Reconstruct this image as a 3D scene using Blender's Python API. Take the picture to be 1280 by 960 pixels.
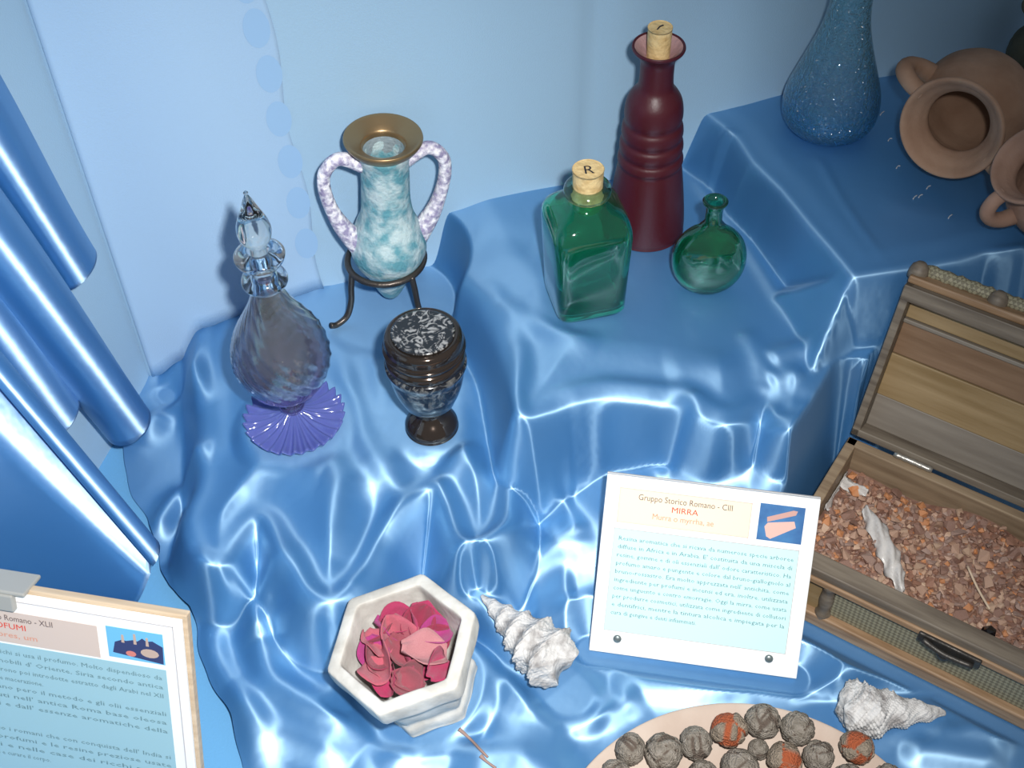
import bpy, bmesh, math, random
import numpy as np
from mathutils import Vector, Matrix

for o in list(bpy.data.objects): bpy.data.objects.remove(o, do_unlink=True)
SC = bpy.context.scene
COL = SC.collection
R = math.radians
random.seed(7)

# ------------------------------------------------------------------ camera
F = 1600.0; PITCH = R(47.8); YAW = R(13.5); ROLL = R(1.5); CAMH = 0.83
fw = np.array([math.sin(YAW)*math.cos(PITCH), math.cos(YAW)*math.cos(PITCH), -math.sin(PITCH)])
rt0 = np.array([math.cos(YAW), -math.sin(YAW), 0.0]); up0 = np.cross(rt0, fw)
rt = rt0*math.cos(ROLL) - up0*math.sin(ROLL); up = np.cross(rt, fw)
CAM = np.array([0.0, 0.0, CAMH])
cd = bpy.data.cameras.new('camera'); cam = bpy.data.objects.new('camera', cd); COL.objects.link(cam)
cd.sensor_width = 36; cd.lens = 36*F/1280; cd.clip_start = .01
cam.matrix_world = Matrix(((rt[0], up[0], -fw[0], CAM[0]), (rt[1], up[1], -fw[1], CAM[1]), (rt[2], up[2], -fw[2], CAM[2]), (0, 0, 0, 1)))
SC.camera = cam

# ------------------------------------------------------------------ light
world = bpy.data.worlds.new('World'); SC.world = world; world.use_nodes = True
world.node_tree.nodes['Background'].inputs[0].default_value = (.86, .93, 1, 1)
world.node_tree.nodes['Background'].inputs[1].default_value = .22
FLASH = CAM + rt*.055 + up*.05 + fw*.02
ld = bpy.data.lights.new('camera_flash_offscreen', 'SPOT'); ld.energy = 56; ld.shadow_soft_size = .018
ld.spot_size = R(90); ld.spot_blend = 1.0; ld.color = (1, .985, .96)
lo = bpy.data.objects.new('camera_flash_offscreen', ld); COL.objects.link(lo)
lo.location = FLASH
aim = CAM + (fw - rt*.20 - up*.22)
lo.rotation_euler = (Vector(aim) - Vector(FLASH)).to_track_quat('-Z', 'Y').to_euler()
SC.view_settings.view_transform = 'Standard'; SC.view_settings.look = 'None'
SC.view_settings.exposure = 0.0; SC.view_settings.gamma = 1; SC.view_settings.use_curve_mapping = False

# ------------------------------------------------------------------ geometry helpers
def ray(x, y): return fw + rt*(x-640)/F - up*(y-480)/F
def at(x, y, z):
    d = ray(x, y); return CAM + d*((z-CAMH)/d[2])
def atY(x, y, Y):
    d = ray(x, y); return CAM + d*(Y/d[1])
def atplane(x, y, p, n):
    d = ray(x, y); p = np.asarray(p, float); n = np.asarray(n, float)
    return CAM + d*(((p-CAM)@n)/(d@n))

def mesh(name, verts, faces, mat=None, parent=None, smooth=True):
    me = bpy.data.meshes.new(name)
    me.from_pydata([tuple(map(float, v)) for v in verts], [], [tuple(map(int, f)) for f in faces])
    me.update()
    if smooth: me.polygons.foreach_set('use_smooth', [True]*len(me.polygons))
    if mat: me.materials.append(mat)
    o = bpy.data.objects.new(name, me); COL.objects.link(o)
    if parent: o.parent = parent
    return o
def frombm(name, bm, mat=None, parent=None, smooth=False):
    bmesh.ops.recalc_face_normals(bm, faces=bm.faces[:])
    me = bpy.data.meshes.new(name); bm.to_mesh(me); bm.free()
    if smooth: me.polygons.foreach_set('use_smooth', [True]*len(me.polygons))
    if mat: me.materials.append(mat)
    o = bpy.data.objects.new(name, me); COL.objects.link(o)
    if parent: o.parent = parent
    return o
def tag(o, label, cat, group=None, kind=None):
    if label: o['label'] = label
    if cat: o['category'] = cat
    if group: o['group'] = group
    if kind: o['kind'] = kind
    return o
def thing(name, label, cat, loc=(0, 0, 0), rot=(0, 0, 0), group=None):
    o = bpy.data.objects.new(name, None); COL.objects.link(o); o.empty_display_size = .01
    o.location = tuple(map(float, loc)); o.rotation_euler = rot
    return tag(o, label, cat, group)

def loft(name, levels, mat, parent=None, n=64, mod=None, caps=(True, True), smooth=True):
    """levels: (rx, ry, z, exponent) rings, joined in order"""
    V = []; Fc = []
    for k, L in enumerate(levels):
        rx, ry, z = L[0], L[1], L[2]; e = L[3] if len(L) > 3 else 2
        for i in range(n):
            a = 2*math.pi*i/n; c, s = math.cos(a), math.sin(a)
            q = (abs(c)**e + abs(s)**e)**(-1.0/e)
            x, y, zz = rx*c*q, ry*s*q, z
            if mod: x, y, zz = mod(x, y, zz, a, k)
            V.append((x, y, zz))
    m = len(levels)
    for k in range(m-1):
        for i in range(n):
            j = (i+1) % n
            Fc.append((k*n+i, k*n+j, (k+1)*n+j, (k+1)*n+i))
    if caps[0]: Fc.append(tuple(range(n-1, -1, -1)))
    if caps[1]: Fc.append(tuple((m-1)*n+i for i in range(n)))
    return mesh(name, V, Fc, mat, parent, smooth)
def smoothprof(pts, sub=5):
    """Catmull-Rom through profile points"""
    P = [np.array(p, float) for p in pts]; out = []
    for i in range(len(P)-1):
        p0 = P[max(i-1, 0)]; p1 = P[i]; p2 = P[i+1]; p3 = P[min(i+2, len(P)-1)]
        for k in range(sub):
            t = k/sub
            out.append(.5*((2*p1) + (-p0+p2)*t + (2*p0-5*p1+4*p2-p3)*t*t + (-p0+3*p1-3*p2+p3)*t**3))
    out.append(P[-1]); return out
def lathe(name, prof, mat, parent=None, n=64, mod=None, sub=5, caps=(True, True)):
    pr = smoothprof(prof, sub) if sub else prof
    return loft(name, [(max(p[0], .0002), max(p[0], .0002), p[1]) for p in pr], mat, parent, n, mod, caps)
def tubeat(V, Fc, pts, rad, n=10, cap=True):
    P = [np.array(p, float) for p in pts]; b = len(V); prev = None
    rad = rad if hasattr(rad, '__len__') else [rad]*len(P)
    for k, p in enumerate(P):
        t = P[min(k+1, len(P)-1)] - P[max(k-1, 0)]; t /= np.linalg.norm(t)+1e-12
        if prev is None:
            a = np.array([0, 0, 1.]) if abs(t[2]) < .9 else np.array([1., 0, 0])
            u = np.cross(t, a)
        else: u = prev - t*(prev@t)
        u /= np.linalg.norm(u); prev = u; w = np.cross(t, u)
        for i in range(n):
            an = 2*math.pi*i/n; V.append(p + rad[k]*(u*math.cos(an)+w*math.sin(an)))
    m = len(P)
    for k in range(m-1):
        for i in range(n):
            j = (i+1) % n; Fc.append((b+k*n+i, b+k*n+j, b+(k+1)*n+j, b+(k+1)*n+i))
    if cap:
        Fc.append(tuple(b+i for i in range(n-1, -1, -1))); Fc.append(tuple(b+(m-1)*n+i for i in range(n)))
def tube(name, pts, rad, mat, parent=None, n=12, sub=6):
    if sub:
        if hasattr(rad, '__len__'):
            q = smoothprof([tuple(p)+(r,) for p, r in zip(pts, rad)], sub); pts = [x[:3] for x in q]; rad = [x[3] for x in q]
        else: pts = smoothprof(pts, sub)
    V = []; Fc = []; tubeat(V, Fc, pts, rad, n); return mesh(name, V, Fc, mat, parent)
def addbox(bm, lo_, hi_, bev=0.0, M=None):
    c = [(a+b)/2 for a, b in zip(lo_, hi_)]; s = [b-a for a, b in zip(lo_, hi_)]
    r = bmesh.ops.create_cube(bm, size=1.0, matrix=Matrix.Translation(c) @ Matrix.Diagonal((*s, 1)))
    vs = r['verts']
    if bev:
        es = list({e for v in vs for e in v.link_edges})
        rb = bmesh.ops.bevel(bm, geom=es, offset=bev, segments=2, affect='EDGES', profile=.5)
        vs = list({v for f in rb['faces'] for v in f.verts} | {v for v in vs if v.is_valid})
    if M is not None: bmesh.ops.transform(bm, matrix=M, verts=vs)
def box(name, lo_, hi_, mat, parent=None, bev=0.0, M=None):
    bm = bmesh.new(); addbox(bm, lo_, hi_, bev, M); return frombm(name, bm, mat, parent)

# ------------------------------------------------------------------ materials
def mat(name, col, rough=.5, metal=0., bump=0., bscale=40., col2=None, cscale=12., trans=0., ior=1.45, spec=.5, coat=0., sheen=0., detail=4, ramp=(.35, .65), sss=0., aniso=0.):
    m = bpy.data.materials.new(name); m.use_nodes = True; nt = m.node_tree; P = nt.nodes['Principled BSDF']
    P.inputs['Base Color'].default_value = (*col, 1); P.inputs['Roughness'].default_value = rough
    P.inputs['Metallic'].default_value = metal; P.inputs['Transmission Weight'].default_value = trans
    P.inputs['IOR'].default_value = ior; P.inputs['Specular IOR Level'].default_value = spec
    P.inputs['Coat Weight'].default_value = coat; P.inputs['Coat Roughness'].default_value = .08; P.inputs['Coat IOR'].default_value = 1.6 if trans > .5 else 1.5
    P.inputs['Sheen Weight'].default_value = sheen
    tc = nt.nodes.new('ShaderNodeTexCoord')
    if col2 is not None:
        nz = nt.nodes.new('ShaderNodeTexNoise'); nz.inputs['Scale'].default_value = cscale; nz.inputs['Detail'].default_value = detail
        rp = nt.nodes.new('ShaderNodeValToRGB'); rp.color_ramp.elements[0].position = ramp[0]; rp.color_ramp.elements[1].position = ramp[1]
        rp.color_ramp.elements[0].color = (*col, 1); rp.color_ramp.elements[1].color = (*col2, 1)
        nt.links.new(tc.outputs['Object'], nz.inputs['Vector']); nt.links.new(nz.outputs['Fac'], rp.inputs['Fac'])
        nt.links.new(rp.outputs['Color'], P.inputs['Base Color'])
    if bump:
        nb = nt.nodes.new('ShaderNodeTexNoise'); nb.inputs['Scale'].default_value = bscale; nb.inputs['Detail'].default_value = 3
        bp = nt.nodes.new('ShaderNodeBump'); bp.inputs['Strength'].default_value = bump; bp.inputs['Distance'].default_value = .002
        nt.links.new(tc.outputs['Object'], nb.inputs['Vector']); nt.links.new(nb.outputs['Fac'], bp.inputs['Height'])
        nt.links.new(bp.outputs['Normal'], P.inputs['Normal'])
    return m
def nodes(m): return m.node_tree.nodes, m.node_tree.links, m.node_tree.nodes['Principled BSDF']
def grad(m, stops, axis=2, lo_=0., hi_=1.):
    """base colour by local height: the glass itself is tinted so"""
    N, L, P = nodes(m)
    tc = N.new('ShaderNodeTexCoord'); sp = N.new('ShaderNodeSeparateXYZ'); mr = N.new('ShaderNodeMapRange'); rp = N.new('ShaderNodeValToRGB')
    mr.inputs['From Min'].default_value = lo_; mr.inputs['From Max'].default_value = hi_
    L.new(tc.outputs['Object'], sp.inputs[0]); L.new(sp.outputs[axis], mr.inputs['Value']); L.new(mr.outputs[0], rp.inputs['Fac'])
    els = rp.color_ramp.elements
    while len(els) < len(stops): els.new(.5)
    for e, (p, c) in zip(els, stops): e.position = p; e.color = (*c, 1)
    L.new(rp.outputs['Color'], P.inputs['Base Color']); return m
def wood(name, c1, c2, axis=0, scale=30., rough=.55):
    m = mat(name, c1, rough); N, L, P = nodes(m)
    tc = N.new('ShaderNodeTexCoord'); mp = N.new('ShaderNodeMapping'); sc = [scale*6]*3; sc[axis] = scale*.5; mp.inputs['Scale'].default_value = sc
    nz = N.new('ShaderNodeTexNoise'); nz.inputs['Scale'].default_value = 1; nz.inputs['Detail'].default_value = 5
    rp = N.new('ShaderNodeValToRGB'); rp.color_ramp.elements[0].position = .3; rp.color_ramp.elements[1].position = .7
    rp.color_ramp.elements[0].color = (*c1, 1); rp.color_ramp.elements[1].color = (*c2, 1)
    bp = N.new('ShaderNodeBump'); bp.inputs['Strength'].default_value = .3; bp.inputs['Distance'].default_value = .001
    L.new(tc.outputs['Object'], mp.inputs[0]); L.new(mp.outputs[0], nz.inputs['Vector']); L.new(nz.outputs['Fac'], rp.inputs[0])
    L.new(rp.outputs[0], P.inputs['Base Color']); L.new(nz.outputs['Fac'], bp.inputs['Height']); L.new(bp.outputs[0], P.inputs['Normal'])
    return m
def satin(name, col, gloss, tang=(0, 1, 0), mixf=.30, r1=.48, r2=.50, an=-.5, bal=.5, an1=.5):
    """woven satin: a tight lobe and a lobe stretched along the float threads"""
    m = bpy.data.materials.new(name); m.use_nodes = True; N = m.node_tree.nodes; L = m.node_tree.links
    P = N['Principled BSDF']; out = N['Material Output']
    P.inputs['Base Color'].default_value = (*col, 1); P.inputs['Roughness'].default_value = .5; P.inputs['Specular IOR Level'].default_value = .3
    g = N.new('ShaderNodeBsdfAnisotropic'); g.distribution = 'GGX'; g.inputs['Color'].default_value = (*gloss, 1); g.inputs['Roughness'].default_value = r1
    g.inputs['Anisotropy'].default_value = an1
    h = N.new('ShaderNodeBsdfAnisotropic'); h.distribution = 'GGX'; h.inputs['Color'].default_value = (*gloss, 1); h.inputs['Roughness'].default_value = r2
    h.inputs['Anisotropy'].default_value = an
    tv = N.new('ShaderNodeCombineXYZ')
    for i in range(3): tv.inputs[i].default_value = float(tang[i])
    L.new(tv.outputs[0], h.inputs['Tangent']); L.new(tv.outputs[0], g.inputs['Tangent'])
    mg = N.new('ShaderNodeMixShader'); mg.inputs[0].default_value = bal
    L.new(g.outputs[0], mg.inputs[1]); L.new(h.outputs[0], mg.inputs[2])
    mx = N.new('ShaderNodeMixShader'); mx.inputs[0].default_value = mixf
    L.new(P.outputs[0], mx.inputs[1]); L.new(mg.outputs[0], mx.inputs[2]); L.new(mx.outputs[0], out.inputs['Surface'])
    tc = N.new('ShaderNodeTexCoord'); nz = N.new('ShaderNodeTexNoise'); nz.inputs['Scale'].default_value = 55; nz.inputs['Detail'].default_value = 2
    bp = N.new('ShaderNodeBump'); bp.inputs['Strength'].default_value = .10; bp.inputs['Distance'].default_value = .003
    L.new(tc.outputs['Object'], nz.inputs['Vector']); L.new(nz.outputs['Fac'], bp.inputs['Height'])
    for q in (P, g, h): L.new(bp.outputs[0], q.inputs['Normal'])
    return m

SATIN = satin('blue_satin', (.036, .165, .41), (.52, .80, 1.0), (0, 1, 0), .40)
SATIN2 = satin('side_satin', (.035, .18, .50), (.55, .78, 1.0), (-.10, -.42, .90), .46, .24, .44, -.75, .7, 0)
WALLM = mat('pale_blue_cloth', (.33, .50, .66), .85, bump=.12, bscale=900., spec=.2)
WALLM2 = mat('pale_blue_cloth_border', (.34, .505, .70), .85, bump=.12, bscale=900., spec=.2)
SPOTM = mat('border_spot_blue', (.29, .472, .70), .85, spec=.2)
FLOORM = mat('matte_blue_cloth', (.12, .33, .58), .8, bump=.15, bscale=700., spec=.2)

# ------------------------------------------------------------------ setting
YB = .826
# back wall: hanging cloth with soft vertical folds
def wallfold(x, z):
    f = 0.0
    for cx, a, w, lean in ((.27, -.004, .008, .02), (.30, .003, .03, .02), (.05, .0008, .05, .05), (.16, .002, .04, .0), (.62, .005, .03, .05), (.66, -.004, .012, .05), (.75, .006, .04, 0), (.39, .003, .03, .02), (-.06, .004, .04, -.1), (-.02, .003, .03, -.12), (.48, -.003, .05, .02)):
        f += 1.5*a*math.exp(-((x-cx-lean*(z-.2))/w)**2)
    return f
nx, nz_ = 150, 60; V = []; Fc = []
for j in range(nz_+1):
    for i in range(nx+1):
        x = -.132 + 1.25*i/nx; z = -.001 + .85*j/nz_
        V.append((x, YB - wallfold(x, z) + .002*math.sin(9*x+4*z), z))
for j in range(nz_):
    for i in range(nx):
        a = j*(nx+1)+i; Fc.append((a, a+1, a+nx+2, a+nx+1))
w = mesh('wall_back', V, Fc, WALLM); tag(w, 'pale blue cloth backdrop hanging behind the bottles', None, kind='structure')
sm = w.modifiers.new('thick', 'SOLIDIFY'); sm.thickness = .004; sm.offset = 1
# overlapping cloth panel with spotted border on the left of the back wall
def edgex(z): # right edge of the panel, traced at depth YB
    return .04 + (z-.1)*(-.045)
p0 = atY(402, 345, YB-.004); p1 = atY(332, 2, YB-.004)
def edgex(z): return p0[0] + (p1[0]-p0[0])*(z-p0[2])/(p1[2]-p0[2])
V = []; Fc = []; nx, nz_ = 40, 50
for j in range(nz_+1):
    for i in range(nx+1):
        z = .0 + .8*j/nz_; xe = edgex(z) + .0025*math.sin(z*45); x = -.128 + (xe+.128)*i/nx
        V.append((x, YB - .005 - wallfold(x, z) + .002*math.sin(9*x+4*z), z))
for j in range(nz_):
    for i in range(nx):
        a = j*(nx+1)+i; Fc.append((a, a+1, a+nx+2, a+nx+1))
pan = mesh('backdrop_panel', V, Fc, WALLM2)
sm = pan.modifiers.new('thick', 'SOLIDIFY'); sm.thickness = .0015; sm.offset = 1
tag(pan, 'lighter blue cloth panel with faint spotted border behind the glass perfume bottle', 'cloth')
for k, (px, py) in enumerate(((306, -20), (321, 37), (337, 94), (349, 150), (363, 203), (373, 254), (383, 304))):
    q = atY(px, py, YB-.0075); V = [(0, 0, 0)]; Fc = []; n = 20
    for i in range(n):
        a = 2*math.pi*i/n; x = q[0]+.0095*math.cos(a); z = q[2]+.016*math.sin(a); y = YB-.0070-wallfold(x, z)+.002*math.sin(9*x+4*z)
        V.append((x, y, z))
    V[0] = (q[0], YB-.0070-wallfold(q[0], q[2])+.002*math.sin(9*q[0]+4*q[2]), q[2])
    Fc = [(0, 1+i, 1+(i+1) % n) for i in range(n)]
    mesh('border_spot', V, Fc, SPOTM, pan)
# floor
box('floor', (-.6, -.05, -.02), (1.2, YB+.02, 0.0), FLOORM)['kind'] = 'structure'
bpy.data.objects['floor']['label'] = 'matte blue cloth floor of the display case'
# left side wall, angled
LA = np.array([-.128, YB, 0]); LB = np.array([-.40, .33, 0]); ldir = (LB-LA)/np.linalg.norm(LB-LA); lnor = np.array([-ldir[1], ldir[0], 0.]); lnor = lnor if lnor@(CAM-LA) > 0 else -lnor
V = [LA, LB, LB+[0, 0, .8], LA+[0, 0, .8]]; V += [v-lnor*.02 for v in V]
wl = mesh('wall_left', V, [(0, 1, 2, 3), (7, 6, 5, 4), (0, 4, 5, 1), (3, 2, 6, 7), (0, 3, 7, 4), (1, 5, 6, 2)], WALLM, smooth=False); tag(wl, 'matte blue cloth side of the display case', None, kind='structure')

# ------------------------------------------------------------------ satin drape: height field over the risers
Z1, Z2, Z3 = .072, .135, .19
def wpts(px, z): return [at(x, y, z)[:2] for x, y in px]
def sdf(poly, X, Y):
    poly = [np.array(p) for p in poly]; d = np.full(X.shape, 1e9); ins = np.zeros(X.shape, bool); n = len(poly)
    for i in range(n):
        a = poly[i]; b = poly[(i+1) % n]; e = b-a; wx = X-a[0]; wy = Y-a[1]
        t = np.clip((wx*e[0]+wy*e[1])/(e@e+1e-15), 0, 1)
        d = np.minimum(d, (wx-t*e[0])**2+(wy-t*e[1])**2)
        c = ((a[1] > Y) != (b[1] > Y)) & (X < (b[0]-a[0])*(Y-a[1])/(b[1]-a[1]+1e-15)+a[0]); ins ^= c
    d = np.sqrt(d); return np.where(ins, d, -d)
def cat(pts, sub=6): return [tuple(p) for p in smoothprof(pts, sub)]

edge3 = wpts([(884, 134), (925, 165), (946, 197), (982, 232), (1017, 275), (1045, 307), (1070, 337)], Z3)
front3 = wpts([(1070, 337), (1116, 331), (1159, 324), (1194, 317), (1229, 307), (1265, 305)], Z3)
P3 = [(edge3[0][0]-.002, .95)] + edge3 + front3[1:] + [(1.0, .60), (1.0, .95)]
edge2 = cat(wpts([(552, 262), (562, 285), (580, 325), (606, 357), (636, 415), (655, 490)], Z2), 4)
front2 = cat(wpts([(658, 503), (706, 488), (754, 479), (802, 482), (859, 490), (881, 503), (907, 512), (934, 504), (958, 484), (978, 514), (998, 520), (1022, 500)], Z2), 4)
P2 = [(edge2[0][0]-.004, .95)] + edge2 + front2 + [(.45, .60), (1.0, .60), (1.0, .95)]
e1px = [(262, 400), (262, 470), (262, 540), (262, 600), (245, 650), (262, 690), (278, 694), (295, 672), (319, 649), (337, 655), (353, 688), (370, 715), (386, 742), (410, 757), (434, 745), (458, 706), (482, 664), (519, 631), (543, 619), (558, 634), (573, 676), (591, 694), (621, 679), (636, 646), (640, 579), (651, 519), (690, 500)]
e1 = cat(wpts(e1px, .055), 4)
P1 = [(e1[0][0], .95)] + e1 + [(.35, .62), (.4, .95)]

XMAX, Y0, Y1 = .80, .24, YB-.001
olpx = [(168, 438), (152, 490), (146, 540), (160, 600), (183, 650), (197, 690), (214, 735), (238, 765), (248, 805), (264, 850), (287, 900), (306, 960), (330, 1030), (370, 1150)]
ol = [at(x, y, .006) for x, y in olpx]
ol = [np.array([ol[0][0], Y1+.01])] + [p[:2] for p in ol] + [np.array([ol[-1][0], .1])]
oly = np.array([p[1] for p in ol])[::-1]; olx = np.array([p[0] for p in ol])[::-1]
NX, NY = 520, 345
gy = np.linspace(Y0, Y1, NY); xl = np.interp(gy, oly, olx)
xl = xl + .0018*np.sin(gy*70) + .0007*np.sin(gy*160+1)
GX = xl[:, None] + (XMAX-xl[:, None])*np.linspace(0, 1, NX)[None, :]; GY = np.repeat(gy[:, None], NX, 1)

def sstep(t): t = np.clip(t, 0, 1); return t*t*(3-2*t)
d1 = sdf(P1, GX, GY); d2 = sdf(P2, GX, GY); d3 = sdf(P3, GX, GY)
def prof(d, h, wd, r):
    """rounded lip of radius r, then a steep straight fall reaching the foot at distance wd"""
    th = math.atan2(h, wd); u = -d                                     # slope angle; u = distance outside the lip start
    ue = r*math.sin(th); ze = r*(1-math.cos(th))
    arc = r-np.sqrt(np.maximum(r*r-np.clip(u, 0, ue)**2, 0))
    return np.where(u <= 0, h, np.where(u < ue, h-arc, h-ze-(u-ue)*math.tan(th)))
lip1 = Z1-.016; lip2 = Z2-.008
z1 = np.where(d1 > 0, Z1-.016*sstep(1-d1/.05), prof(d1, lip1, .022, .014))
z2 = np.where(d2 > 0, Z2-.008*sstep(1-d2/.045), prof(d2, lip2, .030, .012))
z3 = np.where(d3 > 0, Z3-.002*sstep(1-d3/.02), prof(d3, Z3-.002, .045, .008))
# a stretched fold runs down from the corner of the top riser to the front corner of the middle one
ta = np.array([.404, .604]); tb = np.array([.352, .553]); te = tb-ta; tl_ = np.linalg.norm(te)
ts = np.clip(((GX-ta[0])*te[0]+(GY-ta[1])*te[1])/(te@te), 0, 1); tx = GX-ta[0]-ts*te[0]; ty = GY-ta[1]-ts*te[1]
side = te[0]*(GY-ta[1])-te[1]*(GX-ta[0])                       # negative on the riser's side
tz = Z3-.003+(.122-Z3)*(ts**.8)-np.sqrt(tx**2+ty**2+.004**2)*np.where(side < 0, 1.0, 3.0)+.004
# in front of the middle riser the cloth bridges down to the floor in a gentle apron
apron = (.060+.020*sstep((GX-.22)/.10))*(1-sstep(-np.minimum(d2, 0)/.15-.14))*(.35+.65*sstep((GX-.13)/.10))*sstep((GX-.11)/.05)*sstep((.46-GX)/.08)
ZG = np.maximum(np.maximum(np.maximum(z1, z2), np.maximum(z3, tz)), .004+apron)
def blur(Z, sx, sy):
    for ax, s in ((1, sx), (0, sy)):
        r = int(3*s)+1; k = np.exp(-.5*(np.arange(-r, r+1)/s)**2); k /= k.sum()
        Zp = np.pad(Z, [(r, r) if a == ax else (0, 0) for a in (0, 1)], mode='edge'); o_ = np.zeros_like(Z)
        for i, q in enumerate(k): o_ += q*(Zp[:, i:i+Z.shape[1]] if ax else Zp[i:i+Z.shape[0], :])
        Z = o_
    return Z
def zat(x, y, G=None):
    G = ZG if G is None else G
    j = np.clip((y-Y0)/(Y1-Y0)*(NY-1), 0, NY-1.001); a = float(np.interp(y, gy, xl)); i = np.clip((x-a)/(XMAX-a)*(NX-1), 0, NX-1.001)
    j0 = int(j); i0 = int(i); fj = j-j0; fi = i-i0
    return float(G[j0, i0]*(1-fi)*(1-fj)+G[j0, i0+1]*fi*(1-fj)+G[j0+1, i0]*(1-fi)*fj+G[j0+1, i0+1]*fi*fj)
def hit(px, py):
    """the point of the draped cloth seen at this spot"""
    d = ray(px, py); t0 = (.26-CAMH)/d[2]; t1 = (-.002-CAMH)/d[2]; prev = t0
    for k in range(1, 401):
        t = t0+(t1-t0)*k/400; p = CAM+d*t
        if p[2] < zat(p[0], p[1]): break
    return CAM+d*t
# folds: (points in the photo, height in mm, width in mm)
folds = [
 ([(362, 700), (340, 728), (331, 770), (329, 812), (343, 855), (374, 880), (422, 905), (458, 935)], 13, 11),
 ([(343, 806), (362, 797), (392, 815), (422, 857), (434, 893)], 8, 9),
 ([(250, 767), (295, 754), (319, 772), (331, 815)], 9, 9),
 ([(500, 775), (561, 727), (603, 706), (645, 690), (690, 688), (745, 690)], 11, 11),
 ([(585, 812), (621, 851), (664, 880), (715, 888), (760, 905)], 11, 10),
 ([(470, 962), (520, 940), (580, 944), (640, 952), (700, 962)], 8, 9),
 ([(262, 765), (275, 830), (310, 900), (335, 975)], 7, 9),
 ([(268, 567), (229, 622), (189, 680)], 12, 9),
 ([(168, 442), (200, 432), (245, 427)], 14, 9), ([(172, 472), (210, 456), (240, 470), (246, 500)], 15, 10), ([(175, 560), (200, 525), (235, 505), (258, 515)], 13, 11), ([(205, 480), (215, 500), (200, 530)], -8, 9),
 ([(205, 706), (235, 724), (270, 716)], 7, 8),
 ([(282, 388), (278, 440), (272, 520), (272, 580)], 5, 10),
 ([(300, 600), (345, 560), (360, 500)], 3, 9), ([(380, 600), (412, 580), (425, 620), (420, 700)], 5, 11),
 ([(422, 440), (460, 560), (500, 630)], 3, 8), ([(480, 560), (500, 620), (488, 690)], 3.5, 9),
 ([(455, 600), (462, 660), (440, 735)], -4, 10), ([(560, 570), (590, 590), (620, 600)], 8, 14), ([(610, 560), (560, 600), (545, 640)], 4, 8),
 ([(600, 440), (610, 520), (600, 560)], 4, 10),
 ([(505, 330), (530, 350), (585, 400), (625, 470)], -5, 10), ([(380, 355), (430, 350), (520, 320)], 4, 10), ([(440, 380), (470, 430), (480, 520)], 2.5, 9),
 ([(790, 610), (830, 599), (872, 592), (934, 577), (977, 563), (1030, 540)], 9, 9), ([(760, 655), (800, 620), (835, 597)], 6, 11),
 ([(663, 618), (684, 590), (715, 606)], 7, 12), ([(682, 606), (705, 640), (724, 676)], 4, 6),
 ([(859, 492), (868, 520), (862, 552), (840, 575)], 5, 8), ([(958, 486), (952, 520), (960, 555)], -5, 7), ([(700, 540), (760, 560), (830, 555)], 4, 14),
 ([(627, 379), (671, 405), (750, 436)], 4, 10), ([(606, 350), (640, 410), (658, 495)], 3, 8), ([(595, 300), (640, 300), (680, 310)], -2, 14),
 ([(830, 470), (880, 462), (930, 470)], 3, 12), ([(958, 486), (945, 440), (930, 410)], 3, 7), ([(960, 480), (985, 470), (1006, 478)], 5, 7), ([(960, 455), (990, 440), (1015, 430)], 6, 8), ([(1000, 500), (1030, 460), (1022, 420)], 4, 9),
 ([(861, 214), (886, 246), (928, 299), (982, 377), (1017, 413)], 3.5, 6),
 ([(903, 165), (898, 195), (884, 225)], 6, 7), ([(880, 150), (868, 190)], -5, 7),
 ([(1017, 186), (1052, 250), (1105, 328)], 1.2, 3.5), ([(1100, 245), (1150, 265), (1200, 270)], 1.2, 12),
 ([(1280, 355), (1240, 375), (1225, 395)], 10, 9),
 ([(760, 850), (830, 862), (890, 862), (940, 850)], 6, 11), ([(720, 740), (735, 790), (720, 830)], 6, 12), ([(660, 760), (720, 745)], 5, 14), ([(700, 900), (760, 890), (800, 870)], 6, 9),
 ([(1010, 850), (1050, 850), (1100, 835), (1150, 850)], 8, 8), ([(1150, 905), (1210, 915), (1270, 925)], 8, 9), ([(1040, 815), (1090, 800), (1110, 820)], 6, 8), ([(1190, 870), (1240, 890)], 6, 7),
 ([(420, 905), (450, 860)], -5, 10), ([(600, 880), (650, 920), (720, 935)], 6, 12), ([(500, 915), (560, 905), (620, 915)], -4, 12),
 ([(290, 860), (330, 905), (390, 935), (440, 960)], 7, 10), ([(560, 965), (650, 985), (740, 975)], 8, 12), ([(1120, 935), (1180, 945), (1260, 960)], 7, 10),
]
ADD = np.zeros_like(ZG)
cords = [(e1px[6:-1], .055, 11.0, 8.5), ([(655, 508), (706, 491), (754, 482), (802, 485), (859, 493), (881, 506), (907, 516), (934, 507), (958, 486)], lip2, 4.0, 6), ([(960, 500), (969, 520), (995, 524), (1021, 504)], lip2, 4, 6)]
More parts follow.
